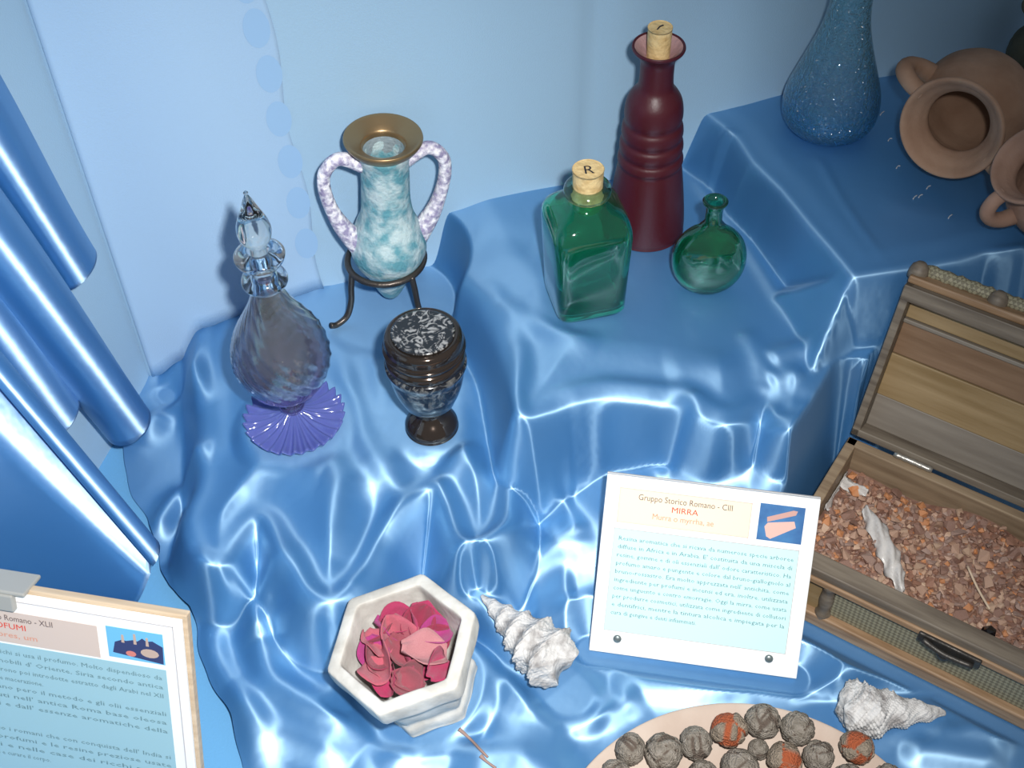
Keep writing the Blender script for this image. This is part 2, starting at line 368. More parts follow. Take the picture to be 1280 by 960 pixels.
for px, amp, wd in folds+[(c, a, w_) for c, _, a, w_ in cords]:
    zc = [c[1] for c in cords if c[0] is px]
    if not zc and sum(p[1] for p in px)/len(px) > 640: amp *= 1.5; wd *= 1.2
    P = np.array(cat([(at(*p, zc[0]) if zc else hit(*p))[:2] for p in px], 5)); amp /= 1000; wd /= 1000
    L = np.concatenate([[0], np.cumsum(np.linalg.norm(np.diff(P, axis=0), axis=1))]); tot = L[-1]
    lo_ = P.min(0)-3*wd; hi_ = P.max(0)+3*wd
    msk = (GX > lo_[0]) & (GX < hi_[0]) & (GY > lo_[1]) & (GY < hi_[1]); X = GX[msk]; Y = GY[msk]
    bd = np.full(X.shape, 1e9); bs = np.zeros(X.shape)
    for i in range(len(P)-1):
        a = P[i]; e = P[i+1]-a; t = np.clip(((X-a[0])*e[0]+(Y-a[1])*e[1])/(e@e+1e-15), 0, 1)
        dd = (X-a[0]-t*e[0])**2+(Y-a[1]-t*e[1])**2; s = L[i]+t*(L[i+1]-L[i]); m_ = dd < bd; bd[m_] = dd[m_]; bs[m_] = s[m_]
    tp = sstep(bs/(.3*tot)+.25)*sstep((tot-bs)/(.3*tot)+.25)
    ADD[msk] += .85*amp*tp*np.exp(-bd/(1.15*wd)**2)
rng = np.random.default_rng(3); NZ = np.zeros_like(ZG)
for k in range(26):
    a = rng.uniform(0, 6.28); fr = rng.uniform(25, 90); NZ += np.sin((GX*math.cos(a)+GY*math.sin(a))*fr+rng.uniform(0, 6.28)+1.5*np.sin(GX*17+k)+1.5*np.cos(GY*13+2*k))/fr
flat = np.clip(np.maximum.reduce([(d2 > .015)*1., (d3 > .015)*1.]), 0, 1); flat = blur(flat, 4, 4)
ZG = ZG + ADD + NZ*.010*(1-.8*flat)
ZG = np.maximum(blur(ZG, .8, .8), .0025)
# the cloth lies pressed flat under the things that stand on it
for px, py, r in ((370, 528, .038), (489, 378, .055), (540, 533, .021), (730, 372, .030), (806, 284, .031), (882, 360, .016), (1033, 158, .036)):
    p = hit(px, py); h = zat(p[0], p[1]); dd = np.hypot(GX-p[0], GY-p[1]); k = sstep((r+.016-dd)/.016); ZG = ZG*(1-k)+h*k
BOWL_TILT = (R(1), R(-11))                 # the bowl leans on a fold of the cloth
p = hit(535, 866); BOWL_AT = np.array([p[0], p[1], .0125]); dd = np.hypot(GX-p[0], GY-p[1]); k = sstep((.056-dd)/.016)
ZG = ZG*(1-k)+(BOWL_AT[2]+math.tan(R(11))*(GX-p[0])+math.tan(R(1))*(GY-p[1]))*k
SHELLS = (((602, 747), (700, 858), .0205), ((1180, 893), (1045, 906), .0175))
for t_, e_, r in SHELLS:                   # and under the shells it is smoothed along their length
    A = hit(*t_); B = hit(*e_); ha = zat(A[0], A[1]); hb = zat(B[0], B[1]); ev = (B-A)[:2]
    tt = np.clip(((GX-A[0])*ev[0]+(GY-A[1])*ev[1])/(ev@ev), -.05, 1.1); dd = np.hypot(GX-A[0]-tt*ev[0], GY-A[1]-tt*ev[1])
    k = sstep((r*.8*(.15+.85*np.clip(tt, 0, 1))+.016-dd)/.016); ZG = ZG*(1-k)+(ha+(hb-ha)*np.clip(tt, 0, 1))*k
CB = np.array([.306, .4655, .006]); CANG = R(-47.5); CL, CD, CH = .262, .125, .062
lx = (GX-CB[0])*math.cos(CANG)+(GY-CB[1])*math.sin(CANG); ly = -(GX-CB[0])*math.sin(CANG)+(GY-CB[1])*math.cos(CANG)
dd = np.hypot(np.maximum(np.maximum(-lx, lx-CL), 0), np.maximum(np.maximum(-ly, ly-CD), 0))   # distance to the chest's footprint
ZG = np.minimum(ZG, .0057+np.where(ly < .01, np.maximum(dd-.016, 0)*1.1, np.maximum(dd-.005, 0)*6))
ZG = np.where((lx > -.006) & (ly > CD), np.minimum(ZG, .045+np.maximum(ly-CD-.028, 0)*3.2+np.maximum(-lx, 0)*9), ZG)   # clear of the raised lid
KB = np.array([at(740, 810, .008)[:2], at(992, 845, .008)[:2]]); e = KB[1]-KB[0]; nn = np.array([-e[1], e[0]])/np.linalg.norm(e)
tt = np.clip(((GX-KB[0][0])*e[0]+(GY-KB[0][1])*e[1])/(e@e), 0, 1); dd = np.hypot(GX-KB[0][0]-tt*e[0], GY-KB[0][1]-tt*e[1])
ZG = np.minimum(ZG, .0048+np.maximum(dd-.012, 0)*.9+np.maximum(dd-.05, 0)*9)                  # and to the card's foot
cn = (GX-KB[0][0])*nn[0]+(GY-KB[0][1])*nn[1]; ct = ((GX-KB[0][0])*e[0]+(GY-KB[0][1])*e[1])/(e@e)
ZG = np.minimum(ZG, .0048+np.maximum(cn-.016, 0)*1.35+np.maximum(-cn-.012, 0)*.9+np.maximum(-cn-.05, 0)*9+np.maximum(np.maximum(-ct, ct-1), 0)*.5)
V = np.stack([GX, GY, ZG], -1).reshape(-1, 3)
idx = np.arange(NX*NY).reshape(NY, NX)
Fc = np.stack([idx[:-1, :-1], idx[:-1, 1:], idx[1:, 1:], idx[1:, :-1]], -1).reshape(-1, 4)
dr = mesh('satin_drape', V, Fc, SATIN)
tag(dr, 'shiny blue satin cloth draped in folds over stepped risers', 'cloth')

for v in pan.data.vertices:                # the panel's hem ends where the drape begins
    zb = max(zat(v.co.x, YB-q) for q in (.004, .010, .016)) if v.co.x > xl[-1] else 0.001
    fx = (v.co.x+.128)/(edgex(v.co.z)+.0025*math.sin(v.co.z*45)+.128); z = zb-.0005+v.co.z*(.8-zb)/.8
    x = -.128+(edgex(z)+.0025*math.sin(z*45)+.128)*fx; v.co = (x, YB-.005-wallfold(x, z)+.002*math.sin(9*x+4*z), z)
def base(px, py, sink=0.0):
    p = hit(px, py); return np.array([p[0], p[1], zat(p[0], p[1])-sink])
def seat(px, py, r, z=None):
    """spot on the cloth; lowers onto the highest point under a base of radius r"""
    p = hit(px, py); h = max(zat(p[0]+r*math.cos(a)*q, p[1]+r*math.sin(a)*q) for a in np.linspace(0, 6.28, 13) for q in (0, .6, 1))
    return np.array([p[0], p[1], h])

# ------------------------------------------------------------------ side curtain on the left
root = thing('side_curtain', 'blue satin side curtain in slanting tube pleats at the left wall', 'curtain', LA)
def pleat(a0, a1, p_off, rad, depth, label=None, width=None):
    """a0,a1: axis ends; arch-shaped tube of cloth lying on the side wall"""
    a0 = np.array(a0); a1 = np.array(a1); t = (a1-a0); ln = np.linalg.norm(t); t /= ln
    nrm = lnor - t*(lnor@t); nrm /= np.linalg.norm(nrm); s = np.cross(t, nrm)
    n, m = 28, 40; V = []; Fc = []
    for k in range(m+1):
        q = k/m; c = a0+t*ln*q; rr = rad*(1+.10*math.sin(q*5+a0[1]*9)); 
        for i in range(n+1):
            an = math.pi*(1.35*i/n-.175); hem = -.004*math.sin(an)*(q > .999)
            V.append(c + s*math.cos(an)*rr + nrm*(math.sin(an)*rr*depth) + t*hem - LA)
    for k in range(m):
        for i in range(n): a = k*(n+1)+i; Fc.append((a, a+1, a+n+2, a+n+1))
    o = mesh('pleat', V, Fc, SATIN2, root); md = o.modifiers.new('thick', 'SOLIDIFY'); md.thickness = .0012
    return o
def onwall(px, py, off): return atplane(px, py, LA+lnor*off, lnor)
def ext(a, b, k): return a+(a-b)*k
a1 = onwall(95, 335, .010); a0 = ext(onwall(-10, 165, .010), a1, .8); pleat(a0, a1, 0, .022, .75)
a1 = onwall(160, 530, .028); a0 = ext(onwall(0, 318, .028), a1, .8); pleat(a0, a1, 0, .021, 1.0)
a1 = onwall(72, 520, .012); a0 = ext(onwall(0, 420, .012), a1, 1.5); pleat(a0, a1, 0, .022, .8)
# broad front pleat: rounded leading edge and a flat face turned to the front
c1 = at(199, 742, .012); yy = c1[1]
c0 = atY(199, 705, yy); t0 = atY(0, 470, yy+.0); far = ext(t0, c0, .5)
V = []; Fc = []; m = 40; cs = []
for k in range(m+1):
    q = k/m; e = c0+(far-c0)*q; row = []
    # from behind, round over the edge, then down the flat face
    for i in range(9):
        an = math.pi*(1-i/8)*.95; row.append((e[0]-.006+.010*math.sin(an)*.9, e[1]+.012*(-math.cos(an))*-1+.010, e[2]+.007*math.sin(an)))
    for i in range(1, 13):
        f = i/12; row.append((e[0]-.006-.09*f*(.3+q), e[1]-.002-.006*math.sin(3*f+2*q)-.05*f*q, e[2]*(1-f)+.003*f))
    cs.append(row)
n = len(cs[0]); V = [np.array(p)-LA for r_ in cs for p in r_]
for k in range(m):
    for i in range(n-1): a = k*n+i; Fc.append((a, a+1, a+n+1, a+n))
o = mesh('front_pleat', V, Fc, SATIN2, root); md = o.modifiers.new('thick', 'SOLIDIFY'); md.thickness = .0012

# ------------------------------------------------------------------ glass perfume bottle
def glass(name, col, rough=.02, ior=1.45, **k): return mat(name, col, rough, trans=1., ior=ior, spec=.6, coat=.8, **k)
GPURP = grad(mat('smoky_swirl_glass', (.8, .7, .8), .03, trans=.97, spec=.7, coat=.8), [(0, (.60, .44, .68)), (.28, (.66, .54, .66)), (.55, (.74, .68, .64)), (1, (.76, .69, .60))], 2, .02, .15)
nodes(GPURP)[2].inputs['Thin Film Thickness'].default_value = 420
nodes(GPURP)[2].inputs['Thin Film IOR'].default_value = 1.6
GFOOT = mat('violet_glass', (.15, .19, .58), .10, trans=.45, ior=1.45, spec=.7, coat=.4)
GCLEAR = glass('smoked_clear_glass', (.95, .94, .92), .02)
GGOLD = glass('gold_tinted_clear_glass', (1, .95, .86), .02)
b = seat(370, 528, .03)
t = thing('perfume_bottle', 'tall glass perfume bottle with swirled bulb, pointed stopper and violet ruffled foot', 'perfume bottle', b)
def ruffle(x, y, z, a, k):
    r = math.hypot(x, y); f = (r/.038)**1.5; q = 1+.035*f*math.cos(26*a); return x*q, y*q, z+.0030*f*math.cos(26*a)+.003*f*f
lathe('foot', [(.0002, .0005), (.015, .0005), (.034, .001), (.038, .003), (.0375, .0055), (.030, .0062), (.018, .0090), (.009, .0135), (.006, .0150), (.0002, .0150)], GFOOT, t, 156, ruffle, 5)
lathe('stem', [(.0002, .0140), (.006, .0145), (.0075, .017), (.010, .021), (.0098, .025), (.0072, .029), (.0085, .0325), (.0002, .0335)], GPURP, t, 48)
def swirl(x, y, z, a, k):
    f = max(0., min(1., (z-.036)/.03))*max(0., min(1., (.145-z)/.02)); q = 1+.020*f*math.cos(18*(a+28*(z-.03))); return x*q, y*q, z
outer = [(.006, .0335), (.016, .037), (.028, .050), (.0352, .068), (.0358, .082), (.0318, .098), (.0235, .114), (.0165, .127), (.0120, .139), (.0100, .1445)]
inner = [(.0085, .1445), (.0105, .138), (.0150, .126), (.0220, .113), (.0300, .0975), (.0338, .082), (.0332, .069), (.0265, .052), (.014, .0405), (.0002, .038)]
lathe('bulb', outer+inner, GPURP, t, 108, swirl, 5, (True, False))
col_o = [(.0098, .1450), (.0150, .1485), (.0162, .1525), (.0140, .1570), (.0085, .1600), (.0085, .1640), (.0150, .1690), (.0175, .1735), (.0168, .1765), (.0105, .1800)]
col_i = [(.0070, .1780), (.0062, .1640), (.0062, .1600), (.0080, .1540), (.0080, .1490), (.0078, .1452)]
lathe('neck_collar', col_o+col_i, GCLEAR, t, 64, None, 5, (False, False))
lathe('stopper', [(.0002, .165), (.0055, .168), (.0058, .180), (.0070, .1845), (.0105, .190), (.0118, .1965), (.0105, .204), (.0068, .2135), (.0035, .222), (.0014, .227), (.0016, .229), (.0002, .2305)], GGOLD, t, 48)

# ------------------------------------------------------------------ amphora in its stand
def frosted(name, c1, c2, scale, trans, rough, bump):
    m = mat(name, c1, rough, bump=bump, bscale=260., col2=c2, cscale=scale, trans=trans, ramp=(.40, .62), detail=8); return m
FROST = frosted('frosted_turquoise_glass', (.16, .44, .52), (.68, .84, .86), 75., .35, .5, .7)
CRACK = frosted('lilac_white_crackle', (.30, .27, .42), (.88, .86, .90), 190., 0., .6, .9)
GOLDR = mat('tarnished_gold_rim', (.34, .23, .12), .36, metal=.8, bump=.1, bscale=120.)
SILV = mat('silvery_glass_lining', (.42, .50, .54), .3, metal=.4, bump=.8, bscale=220.)
b = seat(489, 378, .02)
AM = b.copy()
t = thing('amphora_vase', 'frosted turquoise glass amphora with lilac handles and gold rim in a metal tripod', 'vase', b, (0, R(3), 0))
ao = [(.0002, .008), (.0060, .0095), (.0110, .018), (.0180, .034), (.0265, .048), (.0305, .060), (.0300, .072), (.0255, .086), (.0212, .098), (.0195, .112), (.0190, .130), (.0190, .148), (.0205, .158)]
lathe('body', ao+[(.0165, .158), (.0150, .148), (.0150, .110), (.0165, .098), (.022, .080), (.024, .062), (.0002, .040)], FROST, t, 72, lambda x, y, z, a, k: (x*(1+.012*math.sin(7*a+160*z)), y*(1+.012*math.cos(5*a+130*z)), z), 5, (False, False))
lathe('rim', [(.0175, .154), (.0210, .159), (.0270, .1645), (.0300, .1690), (.0302, .1705), (.0290, .1718), (.0240, .1690), (.0185, .1655), (.0165, .1630), (.0155, .1560), (.0155, .150), (.0165, .150)], GOLDR, t, 72, None, 4, (False, False))
lathe('lining', [(.0158, .1600), (.0150, .1480), (.0145, .120), (.0002, .118)], SILV, t, 48, None, 3, (False, False))
for s in (-1, 1):
    tube('handle', [(s*.0165, 0, .147), (s*.034, 0, .156), (s*.0455, 0, .146), (s*.0475, 0, .130), (s*.0430, 0, .108), (s*.0350, 0, .088), (s*.0215, 0, .066)],
         [.0062, .0054, .0052, .0052, .0056, .0075, .0100], CRACK, t, 16)
IRON = mat('dark_bronze_iron', (.10, .085, .075), .38, metal=.8, bump=.3, bscale=160.)
st = thing('tripod_stand', 'dark bronze ring stand on three curved legs holding the amphora', 'stand', (AM[0], AM[1], AM[2]))
V = []; Fc = []; tubeat(V, Fc, [(.0315*math.cos(a), .0315*math.sin(a), .050) for a in np.linspace(0, 2*math.pi, 49)], .0027, 10, False); mesh('ring', V, Fc, IRON, st)
for az, sp in ((200, 1), (300, 1), (52, .72)):
    c, s = math.cos(R(az)), math.sin(R(az)); p = [(.0320, .0505), (.0345, .036), (.0365, .020), (.042, .006), (.052*sp, .0015), (.058*sp, .004)]
    q = [(AM[0]+r*c, AM[1]+r*s) for r, z in p]; dz = [max(0., 0) for _ in q]
    g0 = zat(q[-2][0], q[-2][1])-AM[2]
    tube('leg', [(r*c, r*s, z+(g0+.002)*(1-z/.0505)) for r, z in p], .0026, IRON, st, 10)

# ------------------------------------------------------------------ dark lidded urn
URN = mat('gunmetal_lustre', (.10, .075, .062), .10, metal=.85)
URNP = mat('black_silver_marbling', (.012, .014, .02), .16, metal=.2, col2=(.15, .15, .145), cscale=130., ramp=(.50, .66), detail=3, coat=.25)
nodes(URNP)[0]['Noise Texture'].inputs['Distortion'].default_value = 1.6
URNI = mat('etched_silver_black', (.02, .02, .022), .25, metal=.2, col2=(.36, .35, .34), cscale=120., ramp=(.50, .62), detail=3, coat=.4); nodes(URNI)[0]['Noise Texture'].inputs['Distortion'].default_value = 2.5
b = seat(540, 533, .018)
t = thing('lidded_urn', 'small dark metallic urn with marbled lid and footed base', 'urn', b)
lathe('foot', [(.0002, 0), (.0190, 0), (.0202, .0025), (.0200, .006), (.0165, .011), (.0115, .016), (.0100, .021), (.0125, .026), (.0170, .029), (.0002, .030)], URN, t, 64)
lathe('body', [(.0002, .0285), (.0165, .0288), (.0215, .037), (.0258, .050), (.0282, .065), (.0285, .076), (.0002, .0765)], URNP, t, 64, None, 5)
lathe('band', [(.0280, .0755), (.0292, .077), (.0297, .080), (.0290, .083), (.0275, .0845), (.0285, .086), (.0290, .0885), (.0283, .091), (.0002, .0912)], URN, t, 64, None, 4, (False, True))
ld_ = lathe('lid', [(.0002, .0908), (.0280, .0910), (.0288, .094), (.0286, .099), (.0272, .1020), (.0250, .1032), (.0235, .1030), (.0002, .1030)], URN, t, 64, None, 4)
lathe('lid_inlay', [(.0222, .1028), (.0222, .1036), (.0215, .1040), (.0002, .1042)], URNI, ld_, 64, None, 2, (False, True))
bpy.data.objects[ld_.children[0].name]['label'] = 'black and silver marbled inlay on the lid'

# ------------------------------------------------------------------ green square bottle
CORK = mat('cork', (.56, .37, .15), .75, col2=(.74, .55, .27), cscale=160., bump=.5, bscale=300., ramp=(.3, .6))
INK = mat('dark_ink', (.02, .02, .025), .7)
GREEN = mat('emerald_glass', (.035, .58, .33), .015, trans=.95, ior=1.48, spec=.5, coat=.5)
GREENL = glass('pale_green_glass_lip', (.42, .80, .66), .05, 1.48)
SAND = mat('dark_green_contents', (.012, .10, .06), .8, col2=(.03, .20, .13), cscale=60.)
b = seat(730, 372, .025)
t = thing('square_bottle', 'square emerald green glass bottle with cork lettered R', 'bottle', b, (0, 0, R(-1)))
def sq(l): return [(w_, w_, z, e) for w_, z, e in l]
so = sq([(.0230, .0005, 5), (.0258, .0015, 6), (.0270, .005, 7), (.0278, .030, 7), (.0290, .060, 7), (.0295, .075, 7), (.0292, .081, 6), (.0275, .087, 5), (.0240, .0915, 4), (.0190, .0945, 3), (.0150, .0965, 2.3), (.0135, .0985, 2), (.0132, .104, 2)])
si = sq([(.0108, .104, 2), (.0110, .098, 2), (.0150, .0935, 2.6), (.0215, .089, 4), (.0258, .082, 5), (.0268, .075, 6), (.0262, .050, 6), (.0250, .010, 6), (.0225, .0055, 5)])
loft('body', so+si, GREEN, t, 80)
lathe('lip', [(.0108, .1030), (.0150, .1032), (.0172, .1055), (.0172, .1090), (.0150, .1115), (.0118, .1118), (.0108, .1105), (.0108, .1030)], GREENL, t, 56, None, 4, (False, False))
ck = lathe('cork_stopper', [(.0002, .090), (.0098, .090), (.0108, .1115), (.0112, .1245), (.0106, .1256), (.0002, .1257)], CORK, t, 40, None, 3)
def textmesh(name, body, size, M, mt, parent, ext=.0, align='LEFT', width=None, res=3):
    c = bpy.data.curves.new('t', 'FONT'); c.body = body; c.size = size; c.align_x = align; c.resolution_u = res; c.extrude = ext
    o = bpy.data.objects.new('t', c); COL.objects.link(o); bpy.context.view_layer.update()
    dg = bpy.context.evaluated_depsgraph_get(); me = bpy.data.meshes.new_from_object(o.evaluated_get(dg))
    bpy.data.objects.remove(o); bpy.data.curves.remove(c)
    n = len(me.vertices); co = np.zeros(n*3); me.vertices.foreach_get('co', co); co = co.reshape(-1, 3)
    if width and n: co[:, 0] *= width/max(1e-6, co[:, 0].max()-co[:, 0].min())
    M = np.array(M); co = co@M[:3, :3].T+M[:3, 3]; me.vertices.foreach_set('co', co.reshape(-1)); me.update()
    me.name = name; me.materials.clear(); me.materials.append(mt)
    if parent is None: return me
    q = bpy.data.objects.new(name, me); COL.objects.link(q); q.parent = parent; return q
textmesh('ink_letter', 'R', .013, Matrix.Translation((-.0045, -.0045, .1259)) @ Matrix.Rotation(R(-8), 4, 'Z'), INK, ck)

# ------------------------------------------------------------------ red bottle
RED = mat('oxblood_frosted_glass', (.062, .006, .012), .42, spec=.55, bump=.08, bscale=400.)
PALE = mat('pale_pink_residue', (.42, .25, .25), .7, bump=.5, bscale=200.)
b = seat(806, 284, .028)
t = thing('tapered_bottle', 'tall dark red frosted glass bottle with ringed shoulder and cork', 'bottle', b)
pr = [(.0002, 0), (.0285, 0), (.0308, .002), (.0312, .008), (.0300, .025), (.0275, .048), (.0256, .062), (.0246, .0675), (.0258, .0715), (.0250, .0755), (.0236, .0785), (.0248, .0835), (.0243, .0885), (.0226, .0920), (.0238, .0970), (.0232, .1030), (.0214, .1070), (.0224, .1125), (.0220, .1200), (.0205, .1265), (.0175, .1320), (.0140, .1370), (.0128, .1430), (.0126, .1540), (.0132, .1610), (.0165, .1665), (.0192, .1695), (.0196, .1715), (.0185, .1722)]
lathe('body', pr+[(.0150, .1680), (.0108, .1630), (.0090, .158), (.0088, .140), (.0002, .139)], RED, t, 72, None, 4, (False, False))
lathe('lip_lining', [(.0176, .1716), (.0148, .1690), (.0112, .1650), (.0084, .1630)], PALE, t, 48, None, 3, (False, False))
ck = lathe('cork_stopper', [(.0002, .145), (.0078, .145), (.0085, .165), (.0088, .1855), (.0083, .1868), (.0002, .1869)], CORK, t, 40, None, 3)
tube('ink_mark', [(-.003, -.002, .1870), (0, .001, .1870), (.003, .002, .1870)], .0006, INK, ck, 6, 3)

# ------------------------------------------------------------------ small round green flask
GREEN2 = mat('bottle_green_glass', (.05, .52, .28), .015, trans=.96, ior=1.5, spec=.5, coat=.5)
b = seat(882, 360, .012); b[2] -= .001
t = thing('round_flask', 'small round bottle green glass flask with narrow open neck', 'flask', b, (R(-4), 0, R(-16)))
lv = []
for k in range(26):
    q = k/25; z = .0015+.0585*q; zc = (z-.0305)/.0320
    w_ = math.sqrt(max(.0, 1-min(1, abs(zc))**2.2)); rx = max(.0285*w_, .0066); ry = max(.0150*w_**.7, .0064)
    if k == 0: rx, ry = .012, .009
    lv.append((rx, ry, z, 2.4-.4*q))
lv += [(.0064, .0064, .066, 2), (.0062, .0062, .074, 2), (.0068, .0068, .079, 2), (.0092, .0092, .0825, 2), (.0096, .0096, .0840, 2), (.0086, .0086, .0850, 2)]
inn = [(.0056, .0056, .0835, 2), (.0042, .0042, .078, 2), (.0040, .0040, .062, 2)]
for k in range(16):
    q = 1-k/15; z = .006+.052*q; zc = (z-.0305)/.0290
    w_ = math.sqrt(max(.0, 1-min(1, abs(zc))**2.2)); inn.append((max(.0255*w_, .004), max(.0122*w_**.7, .004), z, 2))
def rings(x, y, z, a, k):
    if k < len(lv)-6:
        d = math.hypot(x, z-.0305); f = .0007*math.cos(d*900)*max(0, 1-d/.026); y += math.copysign(f, y) if abs(y) > .004 else 0
    return x, y, z
loft('body', lv+inn, GREEN2, t, 64, rings)

# ------------------------------------------------------------------ blue crackle vase
def crackle(name, lo_c, hi_c):
    m = glass(name, lo_c, .02, 1.42); grad(m, [(0, lo_c), (.16, (.16, .62, .97)), (.45, (.42, .80, .96)), (1, hi_c)], 2, 0, .12)
    N, L, P = nodes(m); tc = N.new('ShaderNodeTexCoord'); vo = N.new('ShaderNodeTexVoronoi'); vo.feature = 'DISTANCE_TO_EDGE'; vo.inputs['Scale'].default_value = 170
    mr = N.new('ShaderNodeMapRange'); mr.inputs['From Max'].default_value = .12; bp = N.new('ShaderNodeBump'); bp.inputs['Strength'].default_value = .30; bp.inputs['Distance'].default_value = .0012; P.inputs['Transmission Weight'].default_value = .90; b2 = N.new('ShaderNodeBump'); b2.inputs['Strength'].default_value = 1; b2.inputs['Distance'].default_value = .004; P.inputs['Coat Weight'].default_value = .5; P.inputs['Coat Roughness'].default_value = .14; v2 = N.new('ShaderNodeTexVoronoi'); v2.inputs['Scale'].default_value = 260; L.new(tc.outputs['Object'], v2.inputs['Vector']); L.new(v2.outputs['Distance'], b2.inputs['Height']); L.new(b2.outputs[0], P.inputs['Coat Normal'])
    L.new(tc.outputs['Object'], vo.inputs['Vector']); L.new(vo.outputs['Distance'], mr.inputs[0]); L.new(mr.outputs[0], bp.inputs['Height']); L.new(bp.outputs[0], P.inputs['Normal'])
    return m
VASE = crackle('turquoise_crackle_glass', (.05, .42, .96), (.50, .84, .95))
b = seat(1033, 158, .028)
t = thing('crackle_vase', 'turquoise crackle glass teardrop vase with long neck', 'vase', b)
vo_ = [(.0002, 0), (.0230, 0), (.0310, .003), (.0370, .011), (.0388, .022), (.0372, .035), (.0318, .052), (.0250, .072), (.0195, .090), (.0165, .106), (.0155, .120), (.0165, .140), (.0205, .160), (.0270, .180), (.0330, .195)]
vi_ = [(.0310, .195), (.0250, .180), (.0185, .160), (.0144, .140), (.0133, .120), (.0142, .106), (.0170, .090), (.0222, .072), (.0288, .052), (.0340, .036), (.0350, .024), (.0310, .013), (.0002, .010)]
lathe('body', vo_+vi_, VASE, t, 80, None, 5, (False, False))

# ------------------------------------------------------------------ terracotta jugs lying on the top step
TERRA = mat('terracotta', (.30, .175, .115), .85, col2=(.38, .24, .165), cscale=40., bump=.25, bscale=180., spec=.2)
TERRA2 = mat('pinkish_terracotta', (.30, .18, .13), .85, col2=(.37, .23, .17), cscale=40., bump=.25, bscale=180., spec=.2)
DARKP = mat('olive_grey_pottery', (.10, .095, .065), .8, col2=(.15, .14, .10), cscale=30., bump=.3, bscale=150., spec=.2)
def jug(label, px, py, z, mouthdir, roll, sc, mt, group=None, handles=True):
    """mouth centre at a spot z above the step; axis +Z local runs out of the mouth"""
    m = at(px, py, z); d = np.array(mouthdir, float); d /= np.linalg.norm(d)
    q = Vector(d).to_track_quat('Z', 'Y') @ Matrix.Rotation(roll, 4, 'Z').to_quaternion()
    t = thing('terracotta_jug', label, 'jug', m - d*.088*sc, q.to_euler(), group); t.scale = (sc,)*3
    o_ = [(.0002, 0), (.020, 0), (.0235, .003), (.030, .014), (.0375, .030), (.0395, .042), (.0365, .056), (.0290, .066), (.0250, .071), (.0248, .075), (.0275, .081), (.0330, .0865), (.0350, .0885), (.0345, .0905), (.0325, .0908)]
    i_ = [(.0290, .0870), (.0235, .0800), (.0212, .0755), (.0212, .071), (.0255, .066), (.0330, .055), (.0355, .042), (.0335, .031), (.026, .016), (.0002, .006)]
    lathe('body', o_+i_, mt, t, 72, lambda x, y, zz, a, k: (x*(1+.006*math.sin(zz*900)), y*(1+.006*math.sin(zz*900)), zz), 5, (False, False))
    if handles:
        for s in (-1, 1):
            tube('handle', [(s*.0300, 0, .083), (s*.040, 0, .0835), (s*.0490, 0, .078), (s*.0505, 0, .068), (s*.0450, 0, .058), (s*.0355, 0, .052)], [.0058, .0060, .0062, .0062, .0066, .0075], mt, t, 14)
    return t
jug('orange terracotta jug with two handles lying on its side beside the blue vase', 1190, 160, Z3+.0565, (-.74, -.64, .22), R(-27), 1.12, TERRA)
jug('pinkish terracotta jug tilted against the larger orange jug', 1294, 206, Z3+.0717, (-.978, -.0145, 1.1), R(90), .9, TERRA2)
dk = jug('olive grey pottery jug at the back of the top step', 1330, 12, Z3+.081, (-.04, .08, 1), R(10), .92, DARKP, handles=False)

# ------------------------------------------------------------------ wooden chest
WDARK = wood('dark_weathered_wood', (.085, .065, .048), (.20, .165, .125), 0, 30)
WMID = wood('brown_wood', (.17, .115, .07), (.30, .22, .14), 0, 26)
WGOLD = wood('golden_board', (.20, .13, .055), (.31, .22, .115), 0, 22)
WBROWN = wood('reddish_board', (.15, .085, .045), (.24, .15, .09), 0, 22)
WGREY = wood('grey_board', (.155, .13, .105), (.225, .195, .16), 0, 22)
WEDGE = wood('orange_worn_edge', (.17, .095, .045), (.34, .22, .13), 0, 40)
IRONC = mat('dark_iron_fitting', (.055, .05, .045), .45, metal=.6, bump=.4, bscale=200.)
STEEL = mat('worn_steel', (.42, .40, .36), .38, metal=.8, bump=.3, bscale=200.)
def weave(name, c1, c2):
    m = mat(name, c1, .6); N, L, P = nodes(m); tc = N.new('ShaderNodeTexCoord'); mp = N.new('ShaderNodeMapping'); mp.inputs['Rotation'].default_value = (0, R(45), 0); mp.inputs['Scale'].default_value = (420,)*3
    ck = N.new('ShaderNodeTexChecker'); ck.inputs['Scale'].default_value = 1; ck.inputs['Color1'].default_value = (*c1, 1); ck.inputs['Color2'].default_value = (*c2, 1)
    bp = N.new('ShaderNodeBump'); bp.inputs['Strength'].default_value = .6; bp.inputs['Distance'].default_value = .001
    L.new(tc.outputs['Object'], mp.inputs[0]); L.new(mp.outputs[0], ck.inputs[0]); L.new(ck.outputs[0], P.inputs[0]); L.new(ck.outputs[1], bp.inputs['Height']); L.new(bp.outputs[0], P.inputs['Normal']); return m
MESHM = weave('woven_mesh_panel', (.15, .135, .09), (.27, .25, .17))
chest = thing('wooden_chest', 'open wooden chest with hinged lid and mesh front full of resin chips', 'chest', CB, (0, 0, CANG))
T = .008
box('bottom_board', (0, .002, 0), (CL, CD, .006), WDARK, chest, .001)
box('back_wall', (0, CD-T, .004), (CL, CD, CH), WMID, chest, .001)
box('side_wall', (0, 0, .004), (T, CD, CH), WMID, chest, .001)
box('side_wall', (CL-T, 0, .004), (CL, CD, CH), WMID, chest, .001)
fr = box('front_wall', (.0005, .003, .004), (CL-.0005, T+.002, CH-.004), WMID, chest, .0008)
box('mesh_inset', (.046, .0015, .012), (CL-.046, .0032, CH-.014), MESHM, fr)
box('end_panel', (.010, .0012, .012), (.036, .0032, CH-.014), WGOLD, fr)
box('end_panel', (CL-.036, .0012, .012), (CL-.010, .0032, CH-.014), WGOLD, fr)
